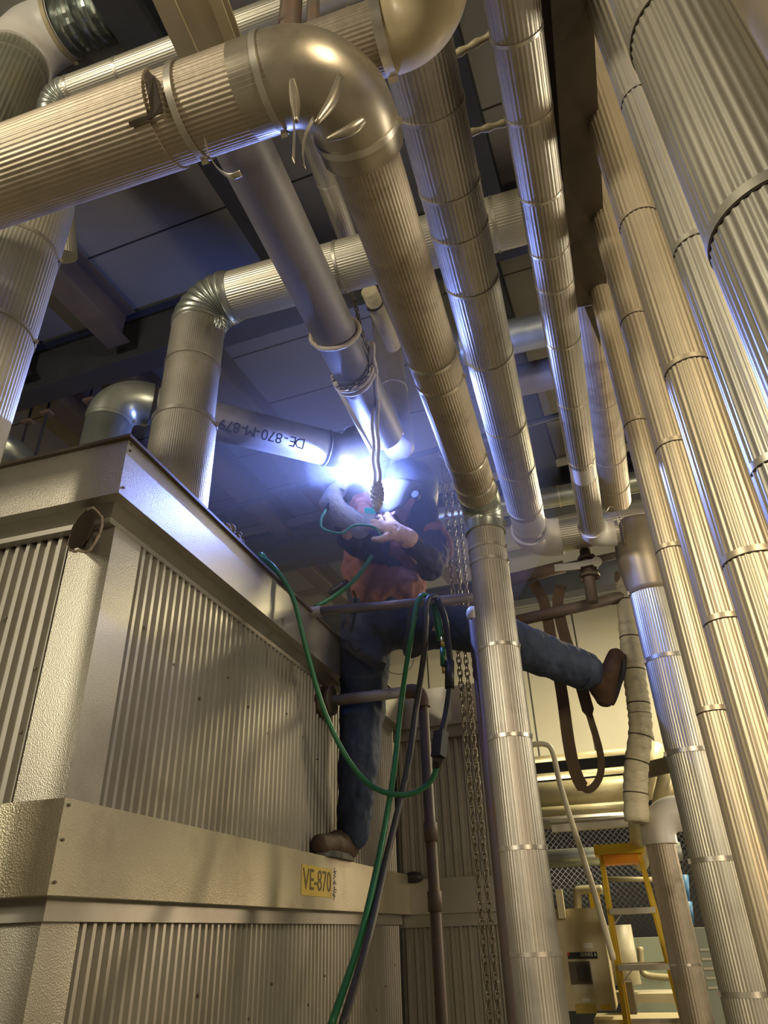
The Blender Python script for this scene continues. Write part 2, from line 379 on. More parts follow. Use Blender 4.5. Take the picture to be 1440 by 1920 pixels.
for bx, nm in {-2.9: 'left of the welder\'s waist', -2.35: 'just behind the welder\'s waist', -1.6: 'behind the hoist chains'}.items():
    ibeam('roof_joist', (bx, 5.24), (bx, 6.66), 0.17, 0.2, 4.76, M_DKBR, 'steel roof joist beyond the second girder, ' + nm, 'far roof joists')
# thin brace rod below the roof
a = PZ(398, 962, 4.62); b = PZ(600, 905, 4.62); d = (b-a).normalized()
tag(MB().tube([a-d*0.3, b+d*2.2], 0.022, 10).build('brace_rod', M_DARK), 'thin dark brace pipe under the roof left of the welder', 'rod')

# ================================================================== VESSEL
XB, YB = -0.99, 1.19          # outer faces of the bands
XF, YF = -1.06, 1.27          # ribbed faces
XL, YE = -3.4, 3.62
def corr(a, b, z0, z1, out, pitch=0.032, depth=0.014):
    """trapezoid corrugated sheet from a to b (plan points), outward normal out"""
    a, b, out = V((*a, 0)), V((*b, 0)), V((*out, 0)); L = (b-a).length; u = (b-a)/L; n = int(L/pitch); vs = []; pts = []
    for i in range(n+1):
        for t, h in ((0.0, 0), (0.38, 0), (0.52, 1), (0.86, 1)):
            s_ = (i+t)*pitch
            if s_ <= L: pts.append(a+u*s_+out*h*depth)
    for p in pts: vs += [p+V((0, 0, z0)), p+V((0, 0, z1))]
    k = len(pts)
    for p in (pts[-1], pts[0]): q = p - out*0.03; vs += [q+V((0, 0, z0)), q+V((0, 0, z1))]
    m = len(vs)//2
    fs = [(2*i, 2*((i+1) % m), 2*((i+1) % m)+1, 2*i+1) for i in range(m)]
    return MB().add(vs, fs, False)
ZB0, ZB1 = 1.681, 1.843; ZF0, ZF1 = 2.511, 2.668; ZTR = 1.648; ZCT = 2.517
ves = empty('clad_process_vessel', (-2.2, 2.4, 0), 'large ribbed metal-clad vessel with stepped bands and a yellow stencil plate', 'vessel')
o = MB().mm((XL, YF+0.03, 0.0), (XF-0.03, YE, ZF1-0.004)).build('body', M_VES, ves)
corr((XF, YF+0.09), (XF, YE), 0.0, ZTR, (1, 0)).build('ribbed_panel', M_VES, ves)
corr((XL, YF), (XF-0.075, YF), 0.0, ZTR, (0, -1)).build('ribbed_panel', M_VES, ves)
corr((XF, YF+0.09), (XF, YE), ZB1-0.01, ZCT, (1, 0)).build('ribbed_panel', M_VES, ves)
corr((XL, YF), (XF-0.105, YF), ZB1-0.01, ZCT, (0, -1)).build('ribbed_panel', M_VES, ves)
def corner_strip(z0, z1, wl, wr):
    mb = MB(); mb.mm((XF-wl, YF-0.014, z0), (XF+0.014, YF+0.002, z1)); mb.mm((XF-0.002, YF+0.002, z0), (XF+0.014, YF+wr, z1)); return mb
corner_strip(0.0, ZTR, 0.08, 0.095).build('corner_flashing', M_STU, ves)
corner_strip(ZB1-0.004, ZF0, 0.11, 0.095).build('corner_flashing', M_STU, ves)
mb = MB(); mb.mm((XL, YB, ZB0), (XB, YB+0.02, ZB1)); mb.mm((XB-0.02, YB+0.02, ZB0), (XB, YE+0.03, ZB1)); mb.mm((XL, YB+0.02, ZB1-0.012), (XB-0.02, YF+0.04, ZB1-0.001)); mb.mm((XF-0.04, YB+0.02, ZB1-0.0125), (XB-0.02, YE+0.03, ZB1-0.001))
mb.mm((XL, YB+0.02, ZB0), (XB-0.02, YF+0.04, ZB0+0.01)); mb.mm((XF-0.04, YB+0.02, ZB0+0.0005), (XB-0.02, YE+0.03, ZB0+0.01))
band = mb.build('middle_band', M_STR, ves)
mb = MB(); mb.mm((XL, YF-0.03, ZTR-0.006), (XF+0.03, YF-0.0, ZB0+0.001)); mb.mm((XF, YF, ZTR-0.006), (XF+0.03, YE, ZB0+0.001)); mb.build('drip_trim', M_VES, ves)
YB2, XB2 = 1.17, -0.983
# upper fascia: outward band, slanted soffit back to the wall
def ring_prof(prof, name, m):
    mb = MB()
    A = [V((XL, YB2+o_, z)) for o_, z in prof]; Bc = [V((XB2-o_, YB2+o_, z)) for o_, z in prof]; Cc = [V((XB2-o_, YE-0.05, z)) for o_, z in prof]
    n = len(prof); vs = A+Bc+Cc; fs = []
    for s0 in (0, n):
        for k in range(n): fs.append((s0+k, s0+(k+1) % n, s0+n+(k+1) % n, s0+n+k))
    fs += [tuple(range(n)), tuple(range(3*n-1, 2*n-1, -1))]
    return mb.add(vs, fs, False).build(name, m, ves)
ring_prof([(0, ZF0), (0, ZF1), (0.02, ZF1), (0.02, ZF0+0.02), (0.11, ZF0+0.02), (0.11, ZF0-0.012), (0.085, ZF0-0.012), (0.03, ZF0)], 'upper_fascia', M_STU)
ring_prof([(0.03, ZF0), (0.085, ZF0-0.012), (0.085, ZCT-0.04), (0.062, ZCT-0.04), (0.062, ZF0-0.02)], 'soffit_trim', M_VES)
ring_prof([(-0.012, ZF1-0.004), (-0.012, ZF1+0.004), (0.1, ZF1+0.004), (0.1, ZF1-0.004)], 'roof_lip', M_DKBR)
def screw(p, d, r=0.004):
    p, d = V(p), V(d); return MB().tube([p, p+d*0.004], r, 8).build('screw', M_DKBR, ves)
for z in (ZB0+0.02, ZB0+0.09, ZB1-0.012): screw((XB+0.0, YB+0.012, z), (1, 0, 0), 0.003)
for z in (ZF0+0.02, ZF1-0.03, ZF1-0.01): screw((XB2, YB2+0.012, z), (1, 0, 0), 0.003)
for i in range(14): screw((XF+0.012, YF+0.16+i*0.145, 2.28-0.05*(i % 3)), (1, 0, 0), 0.0035)
for i in range(8): screw((XF-0.13-0.12*(i % 5), YF-0.012, 2.0+0.14*(i % 4)), (0, -1, 0), 0.0035)
for i in range(16): screw((XF+0.012, YF+0.3+i*0.14, 1.35+0.07*(i % 3)), (1, 0, 0), 0.0035)
# scorched cut opening at the top of the left face
c = PY(156, 994, YB2-0.002)
mb = MB(); ringA, ringB = [], []
for k in range(28):
    a = 2*math.pi*k/28; rr = 1+0.12*noise.noise(V((k*0.9, 0, 1)))
    x = 0.028*math.cos(a)*rr+0.008*math.sin(a); z = 0.050*math.sin(a)*rr
    ringA.append(c+V((x, -0.006, z))); ringB.append(c+V((x*0.85-0.075, 0.09, z*0.85+0.058)))
mb.loft([ringA, ringB]); mb.build('scorched_cutout', M_HOLE, ves)
mb = MB(); pts = []
for k in range(36):
    a = 2*math.pi*k/36; rr = 1+0.16*noise.noise(V((k*1.7, 2, 1))); pts.append(c+V(((0.031*math.cos(a)+0.008*math.sin(a))*rr, 0.02 if math.cos(a) > 0.2 else 0.0, 0.053*math.sin(a)*rr)))
mb.tube(pts, 0.0035, 6, closed=True, caps=False); mb.build('sealant_ring', M_INSUL, ves)
# yellow stencil plate VE-870 and a worn black stamp next to it
pc = PX(594, 1651, XB+0.001); tl = PX(566, 1617, XB+0.001); br = PX(622, 1686, XB+0.001)
pl = MB().mm((XB-0.001, tl.y, min(tl.z, br.z)+0.004), (XB+0.0015, br.y, max(tl.z, br.z)-0.004)).build('stencil_plate', M_YLAB, ves)
pw = br.y-tl.y; pc = V((XB+0.002, (tl.y+br.y)/2, (tl.z+br.z)/2))
text_on('VE-870', pc, (0, 1, 0), (0, 0, 1), 0.088, M_INKF, pl, fitw=pw*0.92)
mb = MB()
for i in range(26):
    mb.mm((XB-0.001, br.y+0.012+random.random()*0.02, pc.z-0.05+0.1*i/26), (XB+0.001, br.y+0.02+random.random()*0.03, pc.z-0.047+0.1*i/26))
mb.build('worn_stamp', M_INK, ves)

# second, lateral vessel section at the far end
v2 = empty('clad_process_vessel', (-0.6, 4.2, 0), 'smaller ribbed metal-clad casing facing the camera behind the chains and floor pipe', 'vessel')
Y2 = 3.62; X2a, X2b = -1.05, PY(962, 1640, 3.62).x
def zY(px, py, Y): return PY(px, py, Y).z
zz = dict(ft=zY(800, 1292, Y2), fb=zY(800, 1362, Y2), ct=zY(800, 1385, Y2+.06), bt=zY(850, 1645, Y2), bb=zY(850, 1712, Y2), lt=zY(850, 1732, Y2+.06))
MB().mm((X2a, Y2+0.08, 0), (X2b, Y2+1.0, zz['ft']-0.003)).build('body', M_VES, v2)
corr((X2a, Y2+0.06), (X2b, Y2+0.06), 0.0, zz['lt'], (0, -1), 0.042, 0.016).build('ribbed_panel', M_VES, v2)
corr((X2a, Y2+0.06), (X2b, Y2+0.06), zz['bt']-0.01, zz['ct'], (0, -1), 0.042, 0.016).build('ribbed_panel', M_VES, v2)
MB().mm((X2a, Y2, zz['bb']), (X2b+0.03, Y2+0.08, zz['bt'])).build('middle_band', M_VES, v2)
MB().mm((X2a, Y2+0.02, zz['lt']-0.01), (X2b+0.02, Y2+0.05, zz['bb']-0.0005)).build('drip_trim', M_VES, v2)
MB().mm((X2a, Y2, zz['fb']), (X2b+0.03, Y2+0.08, zz['ft'])).build('upper_fascia', M_STU, v2)
MB().mm((X2a, Y2+0.025, zz['ct']-0.01), (X2b+0.02, Y2+0.055, zz['fb']-0.0005)).build('soffit_trim', M_VES, v2)
MB().ball(PY(775, 1645, Y2-0.01), 0.05, 10, (1, 0.3, 0.5)).build('sealant_lump', M_BLK, v2)
q = PY(738, 1318, Y2-0.004); MB().box(q, (0.035, 0.004, 0.03)).build('paper_tag', M_WPAPER, v2)

# frayed insulation on the roof lip
mb = MB()
for i in range(150):
    t = random.random(); p = PX(425+75*t, 968+85*t, XB2).lerp(PX(440+70*t, 958+85*t, XB2), random.random())
    p.x = XB2-0.02-random.random()*0.05; p.z = ZF1+0.01+random.random()*0.055*math.sin(math.pi*min(1, t+0.1))+0.002
    mb.ball(p, 0.006+random.random()*0.012, 6, (1, 1.3, 0.8))
tag(mb.build('torn_insulation', M_INSUL), 'tuft of torn frayed insulation sticking up on the vessel roof edge', 'insulation')

# ================================================================== MAIN PIPE RUNS
# --- run 1: floor riser, crinkled elbow, ceiling run towards the camera, big elbow, run to the left
YC = 2.05
cC = PY(895, 952, YC); XC = cC.x; ZC = cC.z
near = PZ(626, 116, ZC)
run1 = empty('insulated_pipe', (XC, YC, 0), 'dirty ribbed jacketed pipe rising from the floor at centre, crossing overhead and leaving left', 'pipe')
pC = V((PY(995, 1660, YC).x, YC, 0)); cC = V((PY(905, 1000, YC).x, YC, ZC))
rC = RAD(87, PY(989, 1590, YC)); rA = RAD(126, PZ(690, 300, ZC)); rL = 0.5*165/FPX*((PZ(240, 240, ZC)-CAM).dot(FWD))
cC.x = (pC.x+cC.x)/2; pC.x = cC.x
d1 = (near-cC).normalized()
p, q, _ = elbow(run1, pC, cC, near, rC*1.1, rC*1.25, M_GALV, creases=6, name='crinkled_elbow', over=0.03)
jacket(run1, pC, p, rC, 48, 0.028, M_JK, 0.01, seed=1)
L1 = near+V((-2.6, 0, 0))
p2_, q2, _ = elbow(run1, cC, near, L1, rL*0.98, rL*1.25, M_ELB, name='elbow', over=0.06, creases=2, label='tarnished smooth elbow with strap ends')
jacket(run1, q, p2_, rA, 52, 0.03, M_JKD, 0.012, seed=2)
q3 = PZ(300, 222, ZC); q3.y = near.y; q3.z = near.z
jacket(run1, q2, q3, rL*0.97, 58, 0.035, M_JKD, 0.006, seed=3)
# far part is a second jacket, slightly larger and with a torn slot near its end
def slot(v):
    x, y, z = v
    return (x, y, z)
jacket(run1, q3+V((0.012, 0, 0)), L1, rL*1.03, 60, 0.035, M_JKD, 0.008, seed=4)
straps(run1, pC, cC, [(900, 1035), (910, 1060), (935, 1218), (965, 1385), (990, 1592), (1022, 1788)], rC, 0.010)
straps(run1, cC, near, [(875, 905), (860, 860), (812, 712), (801, 668), (688, 262)], rA, 0.010)
strap(run1, p2_+d1*(-0.02), d1, rL*0.98, 0.012); strap(run1, q2+V((-0.012, 0, 0)), (1, 0, 0), rL*0.99, 0.011)
qs = PZ(352, 195, ZC); strap(run1, V((qs.x, near.y, near.z)), (1, 0, 0), rL*1.0, 0.012)
strap(run1, cC+(pC-cC).normalized()*0.085, (0, 0, 1), rC*1.03, 0.02, M_GALV)
# black torn slot in the jacket
def on_lat(px, py, rr):
    """point on the camera-facing surface of the left run"""
    d = ray(px, py).normalized(); oc = CAM-near; a_ = d.y**2+d.z**2; b_ = 2*(oc.y*d.y+oc.z*d.z); c_ = oc.y**2+oc.z**2-rr*rr
    t = (-b_-math.sqrt(max(0, b_*b_-4*a_*c_)))/(2*a_); return CAM+d*t
def patch(pix, rr, name, m, root, lift=1.0):
    P = [on_lat(x, y, rr*lift) for x, y in pix]; cen = sum(P, V())/len(P); n = len(P)
    cy = V((cen.x, near.y, near.z)); out = (cen-cy).normalized()
    vs = P+[p_+out*0.003 for p_ in P]; fs = [tuple(range(n)), tuple(range(2*n-1, n-1, -1))]+[(k, (k+1) % n, n+(k+1) % n, n+k) for k in range(n)]
    return MB().add(vs, fs, False).build(name, m, root)
patch([(272, 140), (280, 134), (290, 145), (297, 172), (303, 195), (306, 212), (290, 218), (283, 205), (280, 185), (274, 160)], rL*1.03, 'torn_slot', M_HOLE, run1, 1.02)
patch([(242, 229), (262, 221), (276, 217), (283, 208), (292, 212), (292, 219), (270, 228), (246, 239)], rL*1.03, 'torn_slot', M_HOLE, run1, 1.02)
# loose strap tails
def tail(pix, Y, wd, root, m=M_BAND):
    pts = spline([PY(x, y, Y) for x, y in pix], 6)
    return MB().tube(pts, wd/2, 8, flat=(1, 0.12)).build('strap_tail', m, root)
tail([(385, 262), (392, 290), (410, 318), (432, 331), (452, 325)], near.y, 0.011, run1)
tail([(550, 218), (552, 250), (550, 304)], near.y+0.02, 0.010, run1)
tail([(588, 222), (574, 250), (568, 285), (572, 315)], near.y+0.02, 0.008, run1)
# crimp folds on the big elbow
for a_, b_, c_ in (((548, 152), (553, 190), (556, 228)), ((638, 144), (622, 190), (592, 232)), ((684, 224), (655, 245), (612, 262))):
    Yk = near.y-0.055+ (0.02 if a_[0] > 660 else 0)
    pts = spline([PY(*k, Yk) for k in (a_, b_, c_)], 6); n = len(pts)
    MB().tube(pts, [0.002+0.0055*math.sin(math.pi*(0.15+0.8*i/(n-1))) for i in range(n)], 10).build('crimp_fold', M_ELB, run1)

# --- run 2: parallel ceiling run, white elbow, cross-over to the tan elbow, floor riser on the right
YP = 2.95
pp = PY(1290, 1400, YP); XP = pp.x; lat = PY(1110, 996, YP); ZP = lat.z
rP = RAD(84, pp); 
P1c = V((XP, YP, ZP)); P1b = V((XP, YP, 0)); c2 = V((PY(1000, 1018, YP).x, YP, ZP))
n2 = PZ(808, 200, ZP); f2 = c2; dir2 = (n2-f2).normalized(); n2e = n2+dir2*0.35
r2 = RAD(100, PZ(890, 525, ZP))
run2 = empty('insulated_pipe', (XP, YP, 0), 'ribbed jacketed pipe with dull tan elbow at right, joined overhead through a large white elbow', 'pipe')
p, q, _ = elbow(run2, n2e, c2, P1c, r2*1.17, r2*1.6, M_WHT, name='elbow', over=0.008, label='large smooth white elbow')
m1, m2 = p+dir2*0.05, p+dir2*0.19
jacket(run2, p, m1, r2*1.01, 44, 0.03, M_JK, name='collar')
jacket(run2, m1, m2, r2*0.99, 0, 0, M_WHT, name='bare_sleeve', label='off-white sleeve with drip streaks')
jacket(run2, m2, n2e, r2, 46, 0.028, M_JK, 0.012, seed=5)
jacket(run2, q, P1c+V((0.75, 0, 0)), r2*0.96, 44, 0.035, M_JKL)
zt = axis_hit(P1c, P1b, 1221, 1112).z; zc_ = ZP; pts = []; rr_ = []
for k in range(17):
    t = k/16; pts.append(V((XP, YP-0.03*(1-t), zc_+(zt-zc_)*t))); rr_.append(rP*(0.84+0.43*math.sin(math.pi/2*min(1, t/0.45))-0.22*max(0, (t-0.55)/0.45)**1.5))
MB().tube(pts, rr_, 40).build('tan_fitting', M_ELB2, run2)['label'] = 'dull tan bulging elbow fitting'
jacket(run2, (XP, YP, zt), P1b, rP, 54, 0.05, M_JKL, 0.004, seed=6)
straps(run2, P1c, P1b, [(1221, 1110), (1252, 1238), (1295, 1412), (1342, 1613), (1395, 1862)], rP, 0.016)
straps(run2, c2, n2e, [(975, 870), (950, 790), (920, 660), (893, 520), (868, 420), (840, 345), (810, 195), (990, 945)], r2, 0.008, M_JK)
# --- run 3: smaller ceiling run beside it, with its own white elbow
Z3 = ZP
c3 = PZ(1118, 1003, Z3); c3.y = YP-0.14; c3 = PY(1112, 1005, YP-0.16); Z3 = c3.z
n3 = PZ(962, 20, Z3); r3 = RAD(74, PZ(1010, 300, Z3)); r3 = RAD(64, PZ(1053, 640, Z3))
e3 = c3+V((0.30, 0, 0))
run3 = empty('insulated_pipe', c3, 'slimmer ribbed ceiling pipe ending in a small white elbow above the valve', 'pipe')
p, q, _ = elbow(run3, n3, c3, e3, r3*1.16, r3*1.6, M_WHT, name='elbow', over=0.015, label='small white elbow')
dir3 = (n3-c3).normalized()
m3a = p+dir3*0.42; jacket(run3, p, m3a, r3, 34, 0.035, M_JK); 
jacket(run3, m3a, m3a+dir3*0.10, r3*0.98, 0, 0, M_WHT, name='bare_sleeve', label='short off-white sleeve')
jacket(run3, m3a+dir3*0.10, n3+dir3*0.2, r3, 34, 0.035, M_JK, 0.01, seed=8)
jacket(run3, q, q+V((0.03, 0, 0)), r3*0.98, 30, 0.03, M_JK)
straps(run3, c3, n3, [(1068, 745), (1052, 632), (1040, 525), (1030, 460), (1018, 355), (1000, 205), (978, 55), (1098, 855)], r3, 0.007)
# loose strap over the cross-over
MB().tube(spline([PY(x, y, YP-0.11) for x, y in ((1136, 962), (1143, 951), (1155, 958), (1166, 985), (1171, 1020))], 6), 0.008, 8, flat=(1, 0.15)).build('loose_strap', M_BAND, run2)

# --- bare steel pipe hanging in rope slings
ZBp = 3.36
b0 = PZ(450, 262, ZBp); b1 = PZ(722, 815, ZBp); bd = (b1-b0).normalized(); rB = RAD(98, PZ(528, 420, ZBp))
bare = empty('steel_pipe', b0, 'bare grey steel pipe slung in ropes, running above the welder from top left', 'pipe')
mb = MB(); pts = [b0-bd*0.16, b1]; x, y = frame(pts)[0]
mb.tube(pts, rB, 40, caps=False); mb.tube([b1, b1-bd*0.6], rB*0.93, 40); 
mb.loft([[b1+(x*math.cos(t)+y*math.sin(t))*k for t in [2*math.pi*i/40 for i in range(40)]] for k in (rB, rB*0.93)], caps=False)
mb.build('pipe_wall', M_STEEL, bare)
a_, b_ = PZ(500, 251, ZBp-0.02), PZ(584, 420, ZBp-0.02)
MB().tube([b0-bd*0.16+RGT*rB*0.98, b1+RGT*rB*0.98], 0.004, 6).build('weld_seam', M_WELD, bare)
def hoop(root, c, d, r, rr, m, name, n=40, wob=0.0, tilt=0.0):
    x, y = frame([V(c), V(c)+V(d)])[0]; pts = []
    for k in range(n):
        a = 2*math.pi*k/n; pts.append(V(c)+(x*math.cos(a)+y*math.sin(a))*(r+wob*noise.noise(V((k*.6, 1, 2))))+V(d)*tilt*math.cos(a+0.8))
    return MB().tube(pts, rr, 8, closed=True, caps=False).build(name, m, root)
rope = empty('rope_sling', PZ(660, 650, ZBp), 'cream twisted rope looped twice round the bare pipe and hanging to a knot', 'rope')
h1 = axis_hit(b0, b1, 626, 625); h2 = axis_hit(b0, b1, 655, 695)
for k, hh in enumerate((h1, h2, h2+bd*0.022)): hoop(rope, hh, bd, rB+0.008, 0.008, M_ROPE, 'loop', wob=0.003, tilt=0.025 if k else -0.015)
for dx in (-4, 5):
    pts = spline([PY(696+dx*0.3, 640, 1.72), PY(701+dx, 720, 1.9), PY(704+dx, 840, 2.15), PY(708+dx, 930, 2.24)], 8)
    vs = []
    MB().tube([p_+V((0.003*math.sin(i*1.3), 0.003*math.cos(i*1.3), 0)) for i, p_ in enumerate(pts)], 0.007, 8).build('strand', M_ROPE, rope)
mb = MB()
for i in range(60):
    t = i/60; a = i*1.9; mb.ball(PY(707+9*math.sin(a)*math.sin(math.pi*(0.15+.8*t)), 905+50*t, 2.24)+V((0, 0.012*math.cos(a), 0)), 0.011, 8, (1, 1, 0.8))
mb.build('knot', M_ROPE, rope)

def chain_links(path, link=0.03, wire=0.0035, wd=0.009):
    """torus links along a path, alternating plane"""
    path = [V(p) for p in path]; seg = [0]
    for i in range(1, len(path)): seg.append(seg[-1]+(path[i]-path[i-1]).length)
    n = int(seg[-1]/(link*0.78)); mb = MB(); pos = []
    for k in range(n+1):
        s_ = k*link*0.78; i = max(1, next((j for j in range(1, len(seg)) if seg[j] >= s_), len(seg)-1))
        t = (s_-seg[i-1])/max(1e-6, seg[i]-seg[i-1]); pos.append((path[i-1].lerp(path[i], min(1, t)), (path[i]-path[i-1]).normalized()))
    for k, (c, d) in enumerate(pos):
        ref = V((0.83, 0.55, 0.05)) if abs(d.z) > 0.6 else V((0, 0, 1)); x = (ref-d*ref.dot(d)).normalized(); y = d.cross(x)
        sx = x if k % 2 else y; L = link/2-wd*0.9; pts = []
        for j in range(12):
            a = 2*math.pi*j/12; off = L if math.sin(a) >= 0 else -L
            pts.append(c+sx*math.cos(a)*wd+d*(math.sin(a)*wd+off))
        mb.tube(pts, wire, 5, closed=True, caps=False)
    return mb
chx = hoop(empty('steel_chain', h2, 'short dark steel chain wrapped round the bare pipe beside the rope', 'chain'), h2-bd*0.02, bd, rB+0.004, 0.0005, M_CHAIN, 'core')
x, y = frame([h2, h2+bd])[0]
pts = [h2-bd*0.015+(x*math.cos(a)+y*math.sin(a))*(rB+0.007)+bd*0.03*math.cos(a+0.6) for a in [2*math.pi*k/60 for k in range(61)]]
chain_links(pts, 0.022, 0.0028, 0.006).build('links', M_CHAIN, chx.parent)
chain_links([PZ(692, 660, ZBp+0.1), PZ(676, 615, ZBp+0.15), PZ(664, 560, ZBp+0.3), PZ(655, 540, ZBp+0.9)], 0.022, 0.0028, 0.006).build('links', M_CHAIN, chx.parent)
# bright flat lead running down to the work
tag(MB().tube([PY(628, 716, 1.84), PY(703, 856, 2.2)], 0.010, 10, flat=(1, 0.4)).build('ground_lead_strap', M_IVORY), 'pale flat lead stretched from the rope sling down to the weld', 'strap')

# --- marked pipe being welded, from the galvanised elbow on the vessel
ZD = 3.32
dA = PZ(400, 788, ZD); dB = PZ(640, 845, ZD); dd = (dB-dA).normalized(); rD = RAD(69, PZ(500, 812, ZD))
mk = empty('steel_pipe', dA, 'bare steel pipe with handwritten marking, its right end under the welding arc', 'pipe')
cB = axis_hit(dA, dB, 216, 737)
jn = PZ(612, 840, ZD)
MB().tube([cB+dd*0.10, jn], rD, 40).build('pipe_wall', M_STEEL, mk)
hoop(mk, jn, dd, rD, 0.0045, M_WELD, 'weld_bead')
ec = jn+dd*0.12; eu = ec+V((0.05, 0.12, 0.35))
pts, p_, q_ = arc_pts(jn, ec, eu, 0.1, 14)
MB().tube([jn]+pts+[q_+(eu-ec).normalized()*0.03], rD, 40).build('elbow_fitting', M_STEEL, mk)
# handwriting, upside down as in the photograph
tm = (PZ(500, 795, ZD)); vd = (CAM-tm); vd = (vd-dd*vd.dot(dd)).normalized(); side = dd.cross(vd)
if side.dot(UP) > 0: side = -side
ctr = axis_hit(dA, jn, 487, 805)
txt = 'DE-870-M-879'; cu_pix = [415, 427, 440, 452, 466, 478, 490, 501, 512, 524, 545, 560]
for i, ch in enumerate(reversed(txt)):
    c_ = axis_hit(dA, jn, 412+i*12.9, 795+i*3.2); a0 = math.radians(12)
    nrm = (vd*math.cos(a0)-side*math.sin(a0)*0.0+0*UP).normalized()
    if ch != ' ': text_on(ch, c_+nrm*(rD+0.0012)+side*0.004, -dd, side, 0.058, M_INK, mk, 'handwritten_mark', ext=0.0006)
g1 = empty('duct_elbow_riser', (cB.x, cB.y, 2.67), 'mottled galvanised elbow and riser standing on the vessel roof behind the tall riser', 'pipe')
gb = V((cB.x, cB.y, 2.66)); p, q, _ = elbow(g1, gb, cB, dA, rD*1.12, rD*1.5, M_GALV, name='elbow', over=0.02)
MB().tube([gb, p], rD*1.08, 40).build('riser', M_GALV, g1); strap(g1, p, (0, 0, 1), rD*1.1, 0.012, M_GALV)
# capped dark drop pipe behind the sling
ta, tb = PY(728, 660, 2.62), PY(748, 838, 2.55); dt = (tb-ta).normalized(); rT = RAD(58, tb)
cap = empty('capped_drop_pipe', tb, 'dark bare pipe stub with a rounded cap hanging above the welder\'s hood', 'pipe')
mb = MB(); rr_ = [rT]*2; pts = [ta-dt*0.8, tb]
for i in range(1, 9): a = math.pi/2*i/9; pts.append(tb+dt*rT*0.75*math.sin(a)); rr_.append(rT*math.cos(a))
mb.tube(pts, rr_, 36); mb.build('pipe_wall', M_STEEL, cap); hoop(cap, axis_hit(ta, tb, 736, 733), dt, rT, 0.004, M_WELD, 'weld_bead')
# elbow stub right of the hood
ka, kb, kc = PY(728, 885, 2.78), PY(800, 898, 2.86), PY(792, 960, 2.96)
stub = empty('elbow_stub', kb, 'dark bare elbow stub curving down behind the welding hood', 'pipe')
pts, p_, q_ = arc_pts(ka, kb, kc, 0.09, 12); MB().tube([ka]+pts+[kc], RAD(52, kb), 32).build('fitting', M_STEEL, stub)

# --- tall galvanised riser on the vessel with gored elbow and run to the right
YG = 1.56
gm = PY(353, 750, YG); rG = RAD(101, PY(353, 700, YG)); gc = V((gm.x, YG, PY(378, 572, YG).z)); gb = V((gm.x, YG, 2.66)); ge = gc+V((1.9, 0, 0))
rs = empty('insulated_riser', gb, 'tall aluminium-jacketed riser on the vessel roof bending right in a gored elbow', 'pipe')
rGl = RAD(92, PY(500, 538, YG))
p, q, _ = elbow(rs, gb, gc, ge, rG*1.0, rG*1.25, M_GALV, gores=7, name='gored_elbow', over=0.02)
jacket(rs, gb, p, rG*0.99, 90, 0.012, M_JK); jacket(rs, q, ge, rGl, 60, 0.03, M_JKL)
s0 = axis_hit(gb, gc, 343, 795)
jacket(rs, gb, s0, rG*1.1, 90, 0.014, M_JK, name='lower_sleeve')
strap(rs, s0+V((0, 0, -0.006)), (0, 0, 1), rG*1.1, 0.014, M_BAND); strap(rs, p+V((0, 0, -0.005)), (0, 0, 1), rG, 0.008, M_BAND)
strap(rs, axis_hit(gb, gc, 357, 690), (0, 0, 1), rG, 0.006, M_BAND)
for px in (640, 930): strap(rs, axis_hit(gc, ge, px, 500 if px < 700 else 430), (1, 0, 0), rGl, 0.01)
mb = MB()
for i in range(14):
    a_ = PY(406+random.random()*12, 592+random.random()*8, YG-0.05); b_ = PY(402+random.random()*28, 596+random.random()*22, YG-0.07)
    mb.tube([a_, a_.lerp(b_, .5)+V((0, -.01, 0)), b_], 0.004, 6)
mb.build('crumpled_collar', M_GALV, rs)

# --- ribbed riser at the left edge
YL = 0.86; le = PY(62, 600, YL); rLp = RAD(150, le)
l_t = PY(110, 395, YL); cx = PY(52, 578, YL).x-rLp*0.93
lp = empty('insulated_riser', (cx, YL, 0), 'ribbed jacketed riser cut by the left edge under the overhead run', 'pipe')
jacket(lp, (cx, YL, 1.4), (cx, YL, 3.25), rLp, 60, 0.03, M_JKL)
for pxy in ((60, 485), (20, 640)): strap(lp, axis_hit((cx, YL, 0), (cx, YL, 3), *pxy), (0, 0, 1), rLp, 0.010)
# --- top left riser with pale elbow and crushed foil duct
YT = 1.12; tt = PY(24, 140, YT); rT2 = RAD(112, tt); tc_ = V((tt.x, YT, tt.z+0.28)); te = tc_+V((1.5, 0, 0))
tl_ = empty('insulated_riser', (tt.x, YT, 2.8), 'paint-flecked ribbed riser with pale smooth elbow in the upper left corner', 'pipe')
p, q, _ = elbow(tl_, (tt.x, YT, 2.0), tc_, te, rT2*1.08, rT2*1.35, M_WHT, name='elbow', over=0.03, label='pale smooth elbow')
jacket(tl_, (tt.x, YT, 0), p, rT2, 44, 0.035, mat('flecked_jacket', (0.42, 0.42, 0.34), 0.7, 0.38, 0.2, 10, 0.2, 30, 0.9, (0.5, 0.42, 0.25), dscale=5))
strap(tl_, p+V((0, 0, -0.11)), (0, 0, 1), rT2, 0.01); strap(tl_, q+V((0.015, 0, 0)), (1, 0, 0), rT2*1.09, 0.02, M_TAN)
mb = MB(); pts = straight(q+V((0.02, 0, 0)), q+V((0.36, 0.0, 0)), 0.012); mb.tube(pts, [rT2*(0.94+0.10*math.sin(i*2.2)) for i in range(len(pts))], 40)
mb.v = [tuple(V(v)+V((0, 0, 0.012))*noise.noise(V(v)*40)) for v in mb.v]; mb.build('crushed_foil_duct', M_GALV, tl_, sharp=20)
